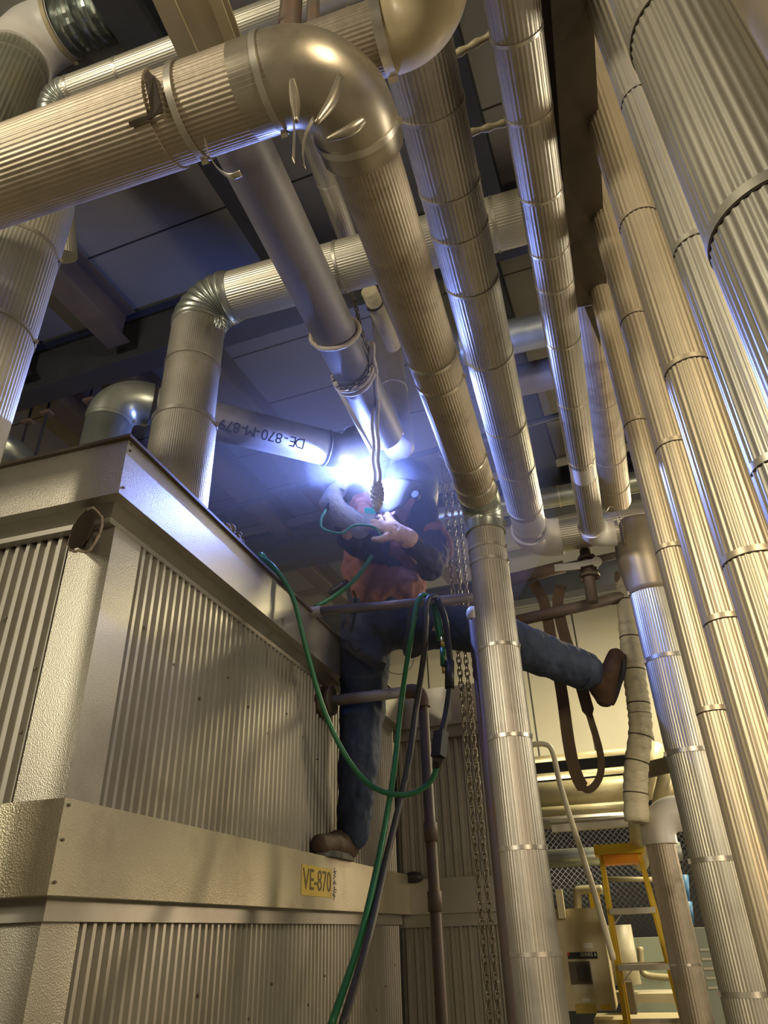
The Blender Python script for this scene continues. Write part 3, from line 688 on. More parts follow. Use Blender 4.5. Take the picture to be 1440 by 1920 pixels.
# --- high cross pipe behind (jacketed, with segmented elbow)
ZH = 4.35
h0 = PZ(95, 183, ZH); h9 = PZ(900, 12, ZH); h9 = V((h9.x, h0.y, ZH)); rH = RAD(50, PZ(240, 135, ZH))
hp = empty('insulated_pipe', h0, 'slim shiny jacketed pipe high behind the big elbow at the top', 'pipe')
hd_ = h0+V((0, 0.25, -0.6)); p, q, _ = elbow(hp, hd_, h0, h9, rH*1.03, rH*1.4, M_GALV, gores=6, name='gored_elbow', over=0.01)
jacket(hp, q, h9+V((1.2, 0, 0)), rH, 36, 0.035, M_JKL); jacket(hp, p, hd_, rH, 36, 0.03, M_JKL)
for px, py in ((135, 168), (228, 140), (432, 75), (655, 22)): strap(hp, axis_hit(h0, h9, px, py), (1, 0, 0), rH, 0.012)
# --- run with cream elbow at the top, behind the big elbow
ZM = 1.6+1.36
mmid = PZ(732, 66, ZM); rM = RAD(130, mmid)*0.98; mc = PZ(826, 28, ZM); mc.y = mmid.y; ml = mmid+V((-2.6, 0, 0)); mn = mc+V((0, -0.6, 0))
rm = empty('insulated_pipe', mmid, 'ribbed jacketed pipe with a cream smooth elbow at the top centre, behind the tarnished elbow', 'pipe')
p, q, _ = elbow(rm, ml, mc, mn, rM*1.04, rM*1.3, M_CRM, name='elbow', over=0.03, label='cream smooth elbow')
jacket(rm, ml, p, rM, 50, 0.035, M_JKD); jacket(rm, q, mn, rM, 50, 0.035, M_JKD); strap(rm, p+V((-0.025, 0, 0)), (1, 0, 0), rM*1.05, 0.018)
# --- slim pipe beside run 1, seen between the bare pipe and the ceiling run
ZS = 3.75
sa = PZ(580, 250, ZS); sb = PZ(650, 440, ZS); rS = RAD(40, PZ(618, 350, ZS)); sd = (sb-sa).normalized()
sp = empty('slim_pipe', sa, 'slim shiny jacketed pipe between the bare pipe and the crossing run', 'pipe')
jacket(sp, sa-sd*0.3, sb+sd*0.05, rS, 26, 0.03, M_JK); strap(sp, axis_hit(sa, sb, 605, 345), sd, rS, 0.006)
sa = PZ(692, 545, ZS); sb = PZ(738, 650, ZS); sd = (sb-sa).normalized()
sp = empty('slim_pipe', sa, 'slim wrapped pipe with a black band showing below the crossing run', 'pipe')
MB().tube([sa, sb], rS*0.9, 24).build('wrap', M_WRAP, sp); strap(sp, axis_hit(sa, sb, 708, 568), sd, rS*0.9, 0.012, M_BLK)

# --- dark smooth cross pipes under the roof, right of centre
def lateral(name, label, x0, x1, pix, wpx, z, m, ribs=0, group=None, bands=()):
    c = PZ(*pix, z); r = RAD(wpx, c); a, b = V((x0, c.y, z)), V((x1, c.y, z))
    o = empty(name, a, label, 'pipe', group); jacket(o, a, b, r, ribs, 0.03, m, name='pipe_body')
    for q in bands: strap(o, axis_hit(a, b, *q), (1, 0, 0), r, 0.012)
    return o
lateral('cross_pipe', 'dark smooth cross pipe behind the slim ceiling run, upper of two', -0.35, 1.5, (1000, 622), 66, 4.2, M_GALV)
lateral('cross_pipe', 'dark smooth cross pipe behind the slim ceiling run, lower of two', -0.35, 1.5, (1010, 705), 60, 4.25, M_STEEL)
lateral('cross_pipe', 'small galvanised cross pipe seen just above the twin white elbows', -0.9, 2.0, (1060, 928), 40, 4.1, M_GALV, 0, bands=((1048, 930),))
# hanging duct pipe in front of the r-row
p4a = PZ(1100, 560, 3.5); p4b = PZ(1155, 938, 3.5); r4 = RAD(54, p4b)
hp4 = empty('insulated_pipe', p4b, 'dark scuffed jacketed ceiling pipe ending beside the small white elbow', 'pipe')
jacket(hp4, p4b, p4a+(p4a-p4b).normalized()*0.2, r4, 40, 0.02, M_JKD, 0.02, seed=9)
for q in ((1148, 850), (1148, 905), (1128, 742)): strap(hp4, axis_hit(p4a, p4b, *q), p4b-p4a, r4, 0.008, M_JKD)

# support rods between the ceiling runs
for (x0, y0, x1, y1), lb in (((862, 98, 928, 62), 'upper of two dusty cross rods between the two ceiling runs'), ((886, 248, 956, 228), 'lower of two dusty cross rods between the two ceiling runs')):
    a, b = PZ(x0, y0, ZP+0.13), PZ(x1, y1, ZP+0.13); d = (b-a).normalized()
    tag(MB().tube(straight(a-d*0.12, b+d*0.12, 0.01), [0.0085+0.0018*math.sin(i*1.7) for i in range(len(straight(a-d*0.12, b+d*0.12, 0.01)))], 10).build('support_rod', M_TAN), lb, 'rod', 'dusty cross rods')

# ================================================================== RIGHT: STEEL BEAM AND ROW OF RISERS
zb = 1.6+1.44
bl0, bl1 = PZ(1030, -40, zb), PZ(1073, 578, zb); br0, br1 = PZ(1100, -40, zb), PZ(1140, 566, zb)
bm = empty('steel_beam', bl1, 'brown steel beam pointing at the camera beside the row of risers', 'beam')
def slab(poly, z0, z1):
    n = len(poly); vs = [V((p.x, p.y, z0)) for p in poly]+[V((p.x, p.y, z1)) for p in poly]
    return MB().add(vs, [tuple(range(n))[::-1], tuple(range(n, 2*n))]+[(k, (k+1) % n, n+(k+1) % n, n+k) for k in range(n)], False)
bdir = (bl1-bl0).normalized()
slab([bl0-bdir*0.3, br0-bdir*0.3, br1, bl1], zb, zb+0.008).build('bottom_flange', M_DKBR, bm)
mc0, mc1 = (bl0+br0)/2-bdir*0.3, (bl1+br1)/2; MB().bar(V((mc0.x, mc0.y, zb+0.09)), V((mc1.x, mc1.y, zb+0.09)), 0.008, 0.165).build('web', M_DKBR, bm)
slab([bl0-bdir*0.3, br0-bdir*0.3, br1, bl1], zb+0.172, zb+0.18).build('top_flange', M_DKBR, bm)
def gus(p): return slab([PZ(1096, 576, zb-0.0), PZ(1120, 572, zb), PZ(1124, 640, zb+0.02)], zb-0.002, zb+0.001)
gus(0).build('torn_gusset', M_DKBR, bm)
GR = 'row of ribbed risers along the right side'
def riser(px, py, Y, wpx, ribs, bands, label, m=M_JKL, ztop=4.9, dep=0.06, wob=0.0, zsplit=None, bw=0.009, notch=False, seed=0):
    c = PY(px, py, Y); r = RAD(wpx, c)
    root = empty('ribbed_riser', (c.x, Y, 0), label, 'pipe', GR)
    edge = lambda y: br0.x+(br1.x-br0.x)*(y-br0.y)/(br1.y-br0.y)
    def cl(v):
        if v[2] > zb-0.004 and v[1] < br1.y+0.05: return (max(v[0], edge(v[1])+0.004), v[1], v[2])
        return v
    if notch:
        jacket(root, (c.x, Y, 0), (c.x, Y, zb-0.012), r, ribs, dep, m, wob, seed=seed)
        jacket(root, (c.x, Y, zb-0.012), (c.x, Y, ztop), r, ribs, dep, m, 0, clamp=cl, name='notched_jacket')
    else: jacket(root, (c.x, Y, 0), (c.x, Y, ztop), r, ribs, dep, m, wob, seed=seed)
    for q in bands:
        h = axis_hit((c.x, Y, 0), (c.x, Y, 5), *q); strap(root, h, (0, 0, 1), r, bw, m, tick=False); strap(root, h-V((0, 0, bw*0.62)), (0, 0, 1), r*0.985, bw*0.2, M_HOLE, 'band_shadow_line', False)  # thin black ring paints the shadow line beneath each band
    return root, c, r
M_OR = mat('warm_tan_jacket', (0.60, 0.52, 0.38), 0.68, 0.38, 0.1, 8, 0.06, 30, 0.25, (0.3, 0.22, 0.12))
riser(1253, 1020, 1.44, 52, 20, [(1190, 797), (1262, 1030), (1344, 1332)], 'ribbed riser farthest along the right row, ending jagged beneath the steel beam tip', M_OR, notch=False, ztop=zb+0.0)
riser(1314, 1020, 1.21, 68, 22, [(1194, 600), (1258, 840), (1354, 1165)], 'ribbed riser second farthest in the right row, small dark burn beside its upper band', M_OR, notch=True)
riser(1293, 700, 0.97, 87, 26, [(1206, 415), (1297, 692), (1405, 1050)], 'tan ribbed riser in the middle of the right row, creased halfway down', M_OR, notch=True, wob=0.012, seed=3)
riser(1276, 390, 0.74, 77, 20, [(1200, 188), (1312, 462), (1440, 880)], 'slender greenish ribbed riser next to the largest one in the right row', M_JKL, dep=0.09)
riser(1352, 200, 0.54, 215, 40, [(1325, 20), (1500, 400)], 'largest and nearest ribbed riser at the right edge', M_JKL, dep=0.045, bw=0.012)
c = PY(1570, 120, 0.40)
root = empty('smooth_riser', (c.x, 0.40, 0), 'smooth tan jacketed riser cut by the upper right corner', 'pipe')
jacket(root, (c.x+0.02, 0.40, 1.2), (c.x+0.02, 0.40, 4.9), 0.055, 0, 0, M_OR)
tag(MB().ball(PY(1244, 683, 1.05), 0.008, 8, (0.8, 0.5, 1.5)).build('burnt_tape', M_HOLE), 'small black burnt scrap stuck between two risers', 'scrap')

# ================================================================== VALVE AND RUSTY RAILS
YV = 3.0
rail_g = None
def tubeobj(name, label, cat, pts, r, m, n=16, group=None):
    return tag(MB().tube(pts, r, n).build(name, m), label, cat, group)
ra = PX(594, 1147, XB2+0.02); rb = PY(884, 1121, ra.y)
hr = empty('grab_rail', ra, 'worn round rail in front of the welder\'s hips with hoses hung over it', 'rail')
MB().tube([ra, rb+V((0.02, 0, 0))], 0.017, 16).build('rail_bar', mat('worn_rail_steel', (0.23, 0.2, 0.21), 0.5, 0.4, 0.3, 12, 0.1, 40, 0.5, (0.12, 0.06, 0.04)), hr)
MB().tube([ra-V((0.12, 0, 0)), ra+V((0.02, 0, 0))], 0.022, 12).build('end_socket', M_STEEL, hr)
a, b = PY(935, 1172, YV+0.1), PY(1172, 1118, YV+0.1)
low = empty('drain_line', a, 'lower rusty brown drain pipe below the valve', 'pipe')
MB().tube([a, b], RAD(21, a), 14).build('pipe_body', M_RUST, low)
a, b = PY(940, 1092, YV+0.12), PY(1058, 1062, YV+0.12)
up_ = empty('drain_line', a, 'upper rusty brown pipe behind the floor riser, ending under the valve', 'pipe')
MB().tube([a, b], RAD(24, a), 14).build('pipe_body', M_RUST, up_); a, b = PY(1052, 1064, YV+0.12), PY(1180, 1036, YV+0.12); MB().tube([a, b], RAD(14, a), 12).build('pipe_body', M_RUST, up_)
vt, vb = PY(1097, 1032, YV), PY(1111, 1130, YV)
vv = empty('ball_valve', PY(1103, 1060, YV), 'small quarter-turn valve with a grey lever under the white elbows', 'valve')
MB().tube([vt, vb], RAD(22, vb), 14).build('stem_pipe', M_RUST, vv)
vc = PY(1103, 1064, YV); vx = (PY(1120, 1060, YV)-vc).normalized(); vu = (vt-vb).normalized()
mb = MB(); mb.tube([vc-vu*0.05, vc-vu*0.035], 0.045, 8); mb.tube([vc+vu*0.035, vc+vu*0.05], 0.042, 8); mb.ball(vc, 0.042, 14); mb.build('valve_body', M_RUST, vv)
for s1 in (-1, 1):
    for s2 in (-1, 1): MB().tube([vc+vx*0.036*s1-vu*0.062, vc+vx*0.036*s1-vu*0.022], 0.007, 6).build('bolt', M_RUST, vv); break
MB().bar(PY(1040, 1066, YV-0.06), PY(1088, 1061, YV-0.06), 0.034, 0.012, up=(0, -1, 0)).build('lever_grip', M_ALU, vv)
MB().bar(PY(1080, 1060, YV-0.06), PY(1118, 1052, YV-0.06), 0.026, 0.006, up=(0, -1, 0)).build('lever', M_ALU, vv)
MB().tube([PY(1119, 1053, YV-0.07), PY(1119, 1053, YV-0.045)], 0.022, 16).build('stop_disc', M_ALU, vv)
# brown sling
def webbing(pix, Y, wd, m, name, parent=None, lbl=None, th=0.06):
    pts = spline([PY(x, y, Y+dy) for x, y, dy in pix], 8)
    # flat ribbon whose width faces the camera
    mb = MB(); rings = []
    for i, p in enumerate(pts):
        t = (pts[min(i+1, len(pts)-1)]-pts[max(i-1, 0)]).normalized(); v_ = (CAM-p).normalized()
        k = wd if not callable(wd) else wd(i/(len(pts)-1))
        s_ = t.cross(v_).normalized(); n_ = s_.cross(t); rings.append([p+s_*k/2+n_*0.0015, p-s_*k/2+n_*0.0015, p-s_*k/2-n_*0.0015, p+s_*k/2-n_*0.0015])
    mb.loft(rings, smooth=False); return mb.build(name, m, parent)
sl = empty('lifting_sling', PY(1050, 1135, 3.3), 'long brown webbing sling hanging in a loop behind the stretched leg', 'sling')
webbing([(1000, 1092, 0), (1020, 1130, -0.03), (1034, 1200, 0), (1052, 1290, 0), (1066, 1390, 0), (1078, 1445, 0), (1095, 1478, 0), (1112, 1476, 0), (1126, 1450, 0), (1125, 1410, 0), (1105, 1340, 0), (1085, 1270, 0), (1058, 1190, 0), (1046, 1130, -0.03), (1052, 1098, 0)],
        3.13, lambda t: 0.05 if t < .42 or t > .72 else 0.028, M_WEB, 'webbing', sl)

# ================================================================== STUB PIPE, VERTICAL PIPES, CHAINS
YS_ = 2.5
s0 = PX(612, 1316, XF+0.0); s0 = V((XF-0.02, PX(622, 1314, -1.0).y, PX(622, 1314, -1.0).z)); s1 = PY(790, 1297, s0.y); s1.z = s0.z; s1.x = PY(792, 1298, s0.y).x
vr = empty('vent_pipe', s0, 'dark flanged steel pipe leaving the vessel side and turning down to the floor', 'pipe')
sb_ = V((s1.x, s0.y, 0)); p, q, _ = elbow(vr, s0, s1, sb_, 0.027, 0.045, M_RUST, name='elbow', over=0.02)
MB().tube([s0, p], 0.021, 20).build('pipe_body', M_STEEL, vr); MB().tube([q, sb_], 0.019, 20).build('downpipe', M_RUST, vr)
for dx, rr in ((0.03, 0.06), (0.065, 0.056)): MB().tube([s0+V((dx, 0, 0)), s0+V((dx+0.022, 0, 0))], rr, 24).build('flange', M_DKBR, vr)
for pz_ in ((806, 1560), (815, 1690)): MB().tube([axis_hit(s1, sb_, *pz_)-V((0, 0, 0.03)), axis_hit(s1, sb_, *pz_)+V((0, 0, 0.03))], 0.024, 16).build('coupling', M_RUST, vr)
t0 = PY(886, 1152, 2.35); tp = empty('thin_conduit', (t0.x, 2.35, 0), 'thin vertical steel conduit with a white cap, left of the floor riser', 'pipe')
MB().tube([(t0.x, 2.35, 0), (t0.x, 2.35, t0.z)], 0.018, 16).build('tube', M_RUST, tp); MB().ball(t0, 0.024, 14, (1, 1, 1.3)).build('cap', M_WHT, tp)
YCH = 3.02
for (px, py, lb) in ((866, 1300, 'left strand of hoist chain hanging behind the welder\'s leg'), (880, 1300, 'right strand of hoist chain hanging behind the welder\'s leg')):
    c = PY(px, py, YCH if px == 866 else YCH+0.02)
    tag(chain_links([(c.x, c.y, 0.7), (c.x, c.y, 5.0)], 0.036, 0.0036, 0.010).build('hoist_chain', M_CHAIN), lb, 'chain', 'hoist chains')
c = PY(866, 1020, 3.2); tag(chain_links([(c.x, c.y, 2.6), (c.x, c.y, 5.0)], 0.03, 0.003, 0.008).build('hoist_chain', M_CHAIN), 'short third hoist chain seen just above the girder beside the riser', 'chain', 'hoist chains')
hz = PY(822, 850, 3.15)

# wrapped pipe the boot braces against
YW = 3.12
wpx = [(1172, 1075), (1181, 1180), (1190, 1270), (1197, 1320), (1201, 1370), (1193, 1440), (1192, 1500), (1198, 1600), (1205, 1640)]
pts = spline([PY(x, y, YW) for x, y in wpx], 12); rW = RAD(42, PY(1196, 1320, YW))
wr = empty('wrapped_pipe', pts[-1], 'canvas-wrapped pipe, kinked and creased, that the raised boot presses on', 'pipe')
MB().tube(pts[:78], [rW*(1.0+0.035*math.sin(i*1.7)+0.03*noise.noise(V((i*.7, 0, 0)))) for i in range(78)], 32).build('canvas_wrap', M_WRAP, wr)
pq = [(pts[75], 20), (PY(1194, 1520, 3.7), 18), (PY(1198, 1570, 4.8), 17), (PY(1201, 1618, 5.9), 16)]
qq = spline([a for a, b in pq], 8); MB().tube(qq, [RAD(40-10*i/(len(qq)-1), p) for i, p in enumerate(qq)], 28).build('painted_pipe', M_PIPEY, wr)
for i in (6, 14, 22, 31, 36, 41, 50, 58, 70): strap(wr, pts[i], pts[i+1]-pts[i], rW*0.985, 0.004, M_HOLE, 'tape_line', tick=False)
# blind bracket between wrapped pipe and riser
tag(MB().bar(PY(1196, 1448, YW+0.08), PY(1262, 1432, YW+0.08), 0.02, 0.06).build('pipe_bracket', M_DKBR), 'dark bracket bar joining the wrapped pipe to the tan-elbow riser', 'bracket')

# ================================================================== WELDER
def remesh_obj(mb, name, m, parent, vox=0.007, smooth=2, disp=0.0, dscale=0.08):
    o = mb.build(name, m, parent)
    md = o.modifiers.new('r', 'REMESH'); md.mode = 'VOXEL'; md.voxel_size = vox; md.use_smooth_shade = True
    sm_ = o.modifiers.new('s', 'SMOOTH'); sm_.factor = 0.6; sm_.iterations = smooth*2
    if disp:
        tx = bpy.data.textures.new(name+'_folds', 'CLOUDS'); tx.noise_scale = dscale; tx.noise_depth = 2
        d = o.modifiers.new('d', 'DISPLACE'); d.texture = tx; d.strength = disp; d.mid_level = 0.5
    return o
def limb(mb, pts, rs, n=18, flat=None):
    P = [V(p) for p in pts]; Q = spline(P, 5); R = []
    for i in range(len(Q)): t = i/5; k = min(int(t), len(rs)-2); R.append(rs[k]+(rs[k+1]-rs[k])*(t-k))
    mb.tube(Q, R, n, flat=flat); mb.ball(Q[0], R[0]*0.98, n); mb.ball(Q[-1], R[-1]*0.98, n)
W = 2.72
hipL, kneeL, ankL = PY(690, 1165, 2.76), PY(680, 1322, 2.76), PY(662, 1558, 2.76)
hipR, kneeR, ankR = PY(768, 1172, 2.72), PY(925, 1192, 2.60), PY(1108, 1264, 2.92)
pel = PY(728, 1150, 2.74); waist = PY(728, 1105, 2.74); chest = PY(738, 1030, 2.72); neck = PY(752, 975, 2.66); head = PY(762, 918, 2.60)
shL = PY(678, 1000, 2.64); elL = PY(656, 1008, 2.44); wrL = PY(645, 972, 2.36); haL = PY(620, 945, 2.34)
shR = PY(796, 1000, 2.70); elR = PY(806, 1062, 2.58); wrR = PY(762, 1012, 2.44); haR = PY(735, 992, 2.40)
who = empty('person', PY(661, 1600, 2.76), 'welder in rust shirt and jeans, one boot on the ledge, the other braced', 'person')
body = MB()
limb(body, [hipL, kneeL, ankL], [0.075, 0.05, 0.035]); limb(body, [hipR, kneeR, ankR], [0.075, 0.05, 0.035])
limb(body, [pel, waist, chest, neck], [0.12, 0.11, 0.12, 0.055]); body.ball(head, 0.095, 18, (0.85, 1.0, 1.15))
limb(body, [chest, shL, elL, wrL], [0.07, 0.05, 0.04, 0.028]); limb(body, [chest, shR, elR, wrR], [0.07, 0.05, 0.04, 0.028])
hd = head+V((-0.03, -0.08, 0.02)); body.ball(hd, 0.018, 8); 
remesh_obj(body, 'body', M_SKIN, who, 0.012, 1)
jn_ = MB()
limb(jn_, [pel+V((0, 0, 0.01)), hipL, PY(685, 1245, 2.72), kneeL, PY(672, 1430, 2.72), PY(661, 1560, 2.76)], [0.130, 0.124, 0.104, 0.093, 0.080, 0.064])
limb(jn_, [pel, hipR, PY(845, 1175, 2.66), kneeR, PY(1020, 1228, 2.76), PY(1096, 1258, 2.90)], [0.125, 0.108, 0.09, 0.084, 0.083, 0.075])
limb(jn_, [pel+V((0, 0, -0.02)), pel+V((0.0, 0, 0.01))], [0.145, 0.14])
remesh_obj(jn_, 'jeans', M_JEAN, who, 0.008, 2, 0.022, 0.07)
dR = (PY(1108, 1264, 2.92)-kneeR).normalized(); e_ = PY(1098, 1259, 2.905)
MB().tube([e_-dR*0.022, e_+dR*0.004], 0.0775, 32, caps=False).build('jeans_cuff', M_JEAN, who)
sh = MB()
limb(sh, [PY(728, 1122, 2.74), PY(726, 1070, 2.75), chest, PY(742, 992, 2.74)], [0.168, 0.172, 0.170, 0.11])
limb(sh, [PY(716, 1020, 2.72), PY(672, 1015, 2.70), PY(665, 1080, 2.74), PY(676, 1120, 2.76)], [0.10, 0.065, 0.055, 0.05])
limb(sh, [PY(690, 1000, 2.75), PY(672, 945, 2.80), PY(690, 935, 2.82)], [0.06, 0.05, 0.04])
limb(sh, [PY(760, 1010, 2.74), shR, PY(818, 1030, 2.72)], [0.09, 0.08, 0.07])
remesh_obj(sh, 'shirt', M_SHIRT, who, 0.007, 1, 0.06, 0.085)
sv = MB(); limb(sv, [PY(716, 1022, 2.62), PY(690, 1020, 2.54), elL], [0.085, 0.075, 0.058]); limb(sv, [elL, wrL], [0.055, 0.04])
limb(sv, [PY(716, 1022, 2.64), PY(735, 1060, 2.66)], [0.085, 0.07])
remesh_obj(sv, 'sleeve', M_SLEEVE, who, 0.008, 2, 0.02, 0.06)
sv = MB(); limb(sv, [shR, PY(814, 1035, 2.66), elR, PY(790, 1035, 2.50), wrR], [0.075, 0.066, 0.058, 0.046, 0.036])
remesh_obj(sv, 'sleeve', M_SLEEVE, who, 0.007, 2, 0.035, 0.05)
# gauntlet and glove with five fingers, left hand
def hand(palm_c, fwd, up, sc, curls, m, name, parent, cuff=None, splay=0.0):
    """palm, four unequal bent fingers and a side thumb; fwd = finger direction, up = back of the hand"""
    f = V(fwd).normalized(); u = V(up); u = (u-f*u.dot(f)).normalized(); s_ = f.cross(u); mb = MB(); c = V(palm_c)
    limb(mb, [c-f*0.045*sc, c, c+f*0.035*sc], [0.030*sc, 0.034*sc, 0.030*sc], 16, None)
    for i, (off, ln) in enumerate(((-0.030, 0.070), (-0.010, 0.080), (0.011, 0.074), (0.031, 0.058))):
        b = c+f*0.038*sc+s_*off*sc; a1, a2 = curls; L = ln*sc; f0 = f; f = (f0+s_*off*splay).normalized()
        d1 = (f*math.cos(a1)-u*math.sin(a1)); d2 = (f*math.cos(a1+a2)-u*math.sin(a1+a2)); d3 = (f*math.cos(a1+1.7*a2)-u*math.sin(a1+1.7*a2))
        p1 = b+d1*L*0.45; p2 = p1+d2*L*0.32; p3 = p2+d3*L*0.25
        mb.tube([b-f*0.02*sc, b, p1, p2, p3], [0.013*sc, 0.0125*sc, 0.012*sc, 0.011*sc, 0.009*sc], 12); mb.ball(p3, 0.009*sc, 10); f = f0
    b = c-f*0.02*sc-s_*0.03*sc; t1 = b+(f*0.5-s_*0.75-u*0.3).normalized()*0.035*sc; t2 = t1+(f*0.9-s_*0.2-u*0.5).normalized()*0.035*sc
    mb.tube([b, t1, t2], [0.017*sc, 0.014*sc, 0.011*sc], 12); mb.ball(t2, 0.011*sc, 10)
    if cuff: limb(mb, cuff[0], cuff[1])
    return remesh_obj(mb, name, m, parent, 0.0042, 1, 0.004, 0.03)
hand(PY(628, 925, 2.33), PY(652, 896, 2.33)-PY(626, 930, 2.33), (-0.3, -0.8, 0.4), 1.15, (0.35, 0.55), M_LEATH, 'welding_glove', who,
     cuff=([PY(624, 938, 2.33), PY(636, 962, 2.35), PY(668, 988, 2.42)], [0.040, 0.050, 0.060]))
hand(haR, PY(718, 975, 2.4)-PY(748, 998, 2.4), (0.2, -0.9, 0.3), 1.12, (0.2, 0.35), mat('pale_hide_glove', (0.62, 0.40, 0.28), 0, 0.8, 0.1, 12, 0.4, 60), 'welding_glove', who,
     cuff=([PY(742, 996, 2.4), PY(765, 1010, 2.43)], [0.034, 0.042]), splay=14.0)
# stinger / torch held to the arc, cable
tor = empty('welding_torch', PY(640, 905, 2.33), 'slim welding torch in the gloved hand pointing at the arc', 'torch')
MB().tube([PY(612, 955, 2.30), PY(640, 912, 2.32), PY(654, 896, 2.34)], [0.009, 0.010, 0.007], 14).build('handle', M_BLK, tor)
MB().tube([PY(654, 896, 2.34), PY(660, 889, 2.35)], [0.0055, 0.0035], 10).build('nozzle', M_WELD, tor)
MB().tube(spline([PY(612, 955, 2.30), PY(602, 975, 2.28), PY(606, 992, 2.28), PY(640, 1000, 2.30), PY(665, 985, 2.32), PY(700, 988, 2.34), PY(714, 1004, 2.36)], 8), 0.0055, 10).build('lead', M_GRN, tor)
rodp = tag(MB().tube([PY(670, 880, 2.36), PY(735, 1000, 2.37)], 0.0022, 8).build('filler_rod', M_WELD), 'thin filler rod held in the welder\'s second hand', 'rod')
# hood: rounded shell with long curved face, pivot knob, headband
hf = (PY(700, 885, 2.50)-PY(770, 915, 2.60)).normalized(); hu = (UP-hf*UP.dot(hf)).normalized(); hs = hf.cross(hu)
Rh = Matrix((hs, hf, hu)).transposed()
hc = PY(772, 903, 2.58)
mb = MB(); mb.ball(hc, 0.110, 28, (0.9, 1.12, 0.9), Rh); hood = mb.build('welding_hood', M_HOOD, who)
# face bib: curved sheet
rings = []
for i in range(15):
    t = i/14; px = 712+88*t; top = (px, 900-10*math.sin(math.pi*t)+12*t); 
    bot = (700+86*t, 962-46*t*t-2+6*math.sin(math.pi*t)); row = []
    for j in range(9):
        s1 = j/8; row.append(PY(top[0]*(1-s1)+bot[0]*s1, top[1]*(1-s1)+bot[1]*s1, 2.475-0.05*math.sin(math.pi*t)+0.02*s1))
    rings.append(row)
vs = [p_ for r_ in rings for p_ in r_]; vs += [p_+V((0, 0.006, 0)) for p_ in vs]; n0 = 15*9; fs = []
for i in range(14):
    for j in range(8):
        a = i*9+j; fs += [(a, a+1, a+10, a+9), (n0+a+9, n0+a+10, n0+a+1, n0+a)]
for i in range(14): fs += [(i*9, (i+1)*9, n0+(i+1)*9, n0+i*9), (i*9+8, n0+i*9+8, n0+(i+1)*9+8, (i+1)*9+8)]
for j in range(8): fs += [(j, n0+j, n0+j+1, j+1), (14*9+j, 14*9+j+1, n0+14*9+j+1, n0+14*9+j)]
MB().add(vs, fs).build('hood_face', M_HOODG, hood)
kp = PY(778, 926, 2.45); MB().tube([kp+V((0, 0.03, 0)), kp], 0.016, 20).build('pivot_knob', M_HOOD, hood)
# cloth hood skirt and collar behind the hood
mb = MB(); limb(mb, [PY(785, 935, 2.62), PY(795, 965, 2.66), PY(786, 1000, 2.68)], [0.06, 0.07, 0.08]); remesh_obj(mb, 'hood_cape', M_SLEEVE, who, 0.009, 2, 0.015, 0.05)
# harness straps on thigh and hip
def wstrap(pix, Y, wd, nm='harness_strap', m=M_WEBD, par=who): return webbing([(x, y, 0) for x, y in pix], Y, wd, m, nm, par)
wstrap([(648, 1205), (668, 1222), (700, 1243), (722, 1252)], 2.60, 0.035)
wstrap([(660, 1198), (672, 1218)], 2.595, 0.03, 'buckle', M_BLK)
wstrap([(772, 1140), (768, 1180), (762, 1222), (780, 1225), (797, 1208)], 2.56, 0.028)
wstrap([(652, 1100), (656, 1130), (650, 1180)], 2.60, 0.02)
mb = MB(); limb(mb, [PY(622, 1110, 2.62), PY(648, 1092, 2.62)], [0.016, 0.014]); mb.build('tool_pouch', M_BLK, who)
mb = MB(); pts = [PY(x, y, 2.40) for x, y in ((684, 955), (704, 958), (698, 988), (676, 984))]; 
MB().add([*pts, *[p_+V((0, 0.01, 0)) for p_ in pts]], [(0, 1, 2, 3), (7, 6, 5, 4), (0, 4, 5, 1), (1, 5, 6, 2), (2, 6, 7, 3), (3, 7, 4, 0)], False).build('badge', M_LEATH, who)
MB().bar(PY(684, 956, 2.395), PY(704, 959, 2.395), 0.004, 0.022, up=UP).build('aqua_tape', M_AQUA, who)
wstrap([(730, 992), (744, 990)], 2.375, 0.03, 'wrist_gauge', M_LEATH)
# boots
def boot(root, heel, toe, ank, up, m=M_BOOT):
    heel, toe, ank, u = V(heel), V(toe), V(ank), V(up).normalized(); f = (toe-heel).normalized(); s_ = f.cross(u)
    mb = MB(); L = (toe-heel).length
    limb(mb, [heel+u*0.045+f*0.02, heel+u*0.05+f*L*0.4, toe+u*0.036-f*0.02], [0.040, 0.044, 0.036])
    limb(mb, [heel+u*0.05+f*0.035, ank], [0.045, 0.048])
    for k in range(4): c_ = heel+f*(L*0.40+0.012*k)+u*(0.115-0.018*k); mb.tube([c_-s_*0.02, c_+s_*0.02], 0.0035, 6)
    o = remesh_obj(mb, 'boot', m, root, 0.006, 1, 0.006, 0.04)
    rings = []
    for h in (0.0, 0.02):
        ring = []
        for k in range(24):
            a = 2*math.pi*k/24; x_ = math.cos(a); wd = 0.043 if x_ > 0 else 0.036
            ring.append(heel+f*(L/2+x_*L/2*1.03)+s_*math.sin(a)*wd*(1-0.12*(x_ < 0))+u*h)
        rings.append(ring)
    MB().loft(rings, smooth=False).build('sole', M_BLK, o)
    return o
hl = PX(680, 1607, XF+0.09); hl = V((XF+0.085, 2.78, ZB1)); 
boot(who, V((-0.985, 2.80, ZB1)), V((-1.012, 2.52, ZB1)), ankL+V((0.01, 0, 0.02)), (0, 0, 1))
bh, bt = PY(1150, 1322, 3.02), PY(1172, 1236, 3.06)
boot(who, bh+V((0, -0.0, 0)), bt+V((0, -0.0, 0.02)), PY(1108, 1262, 2.94), (PY(1110, 1262, 2.96)-PY(1150, 1275, 3.02)))
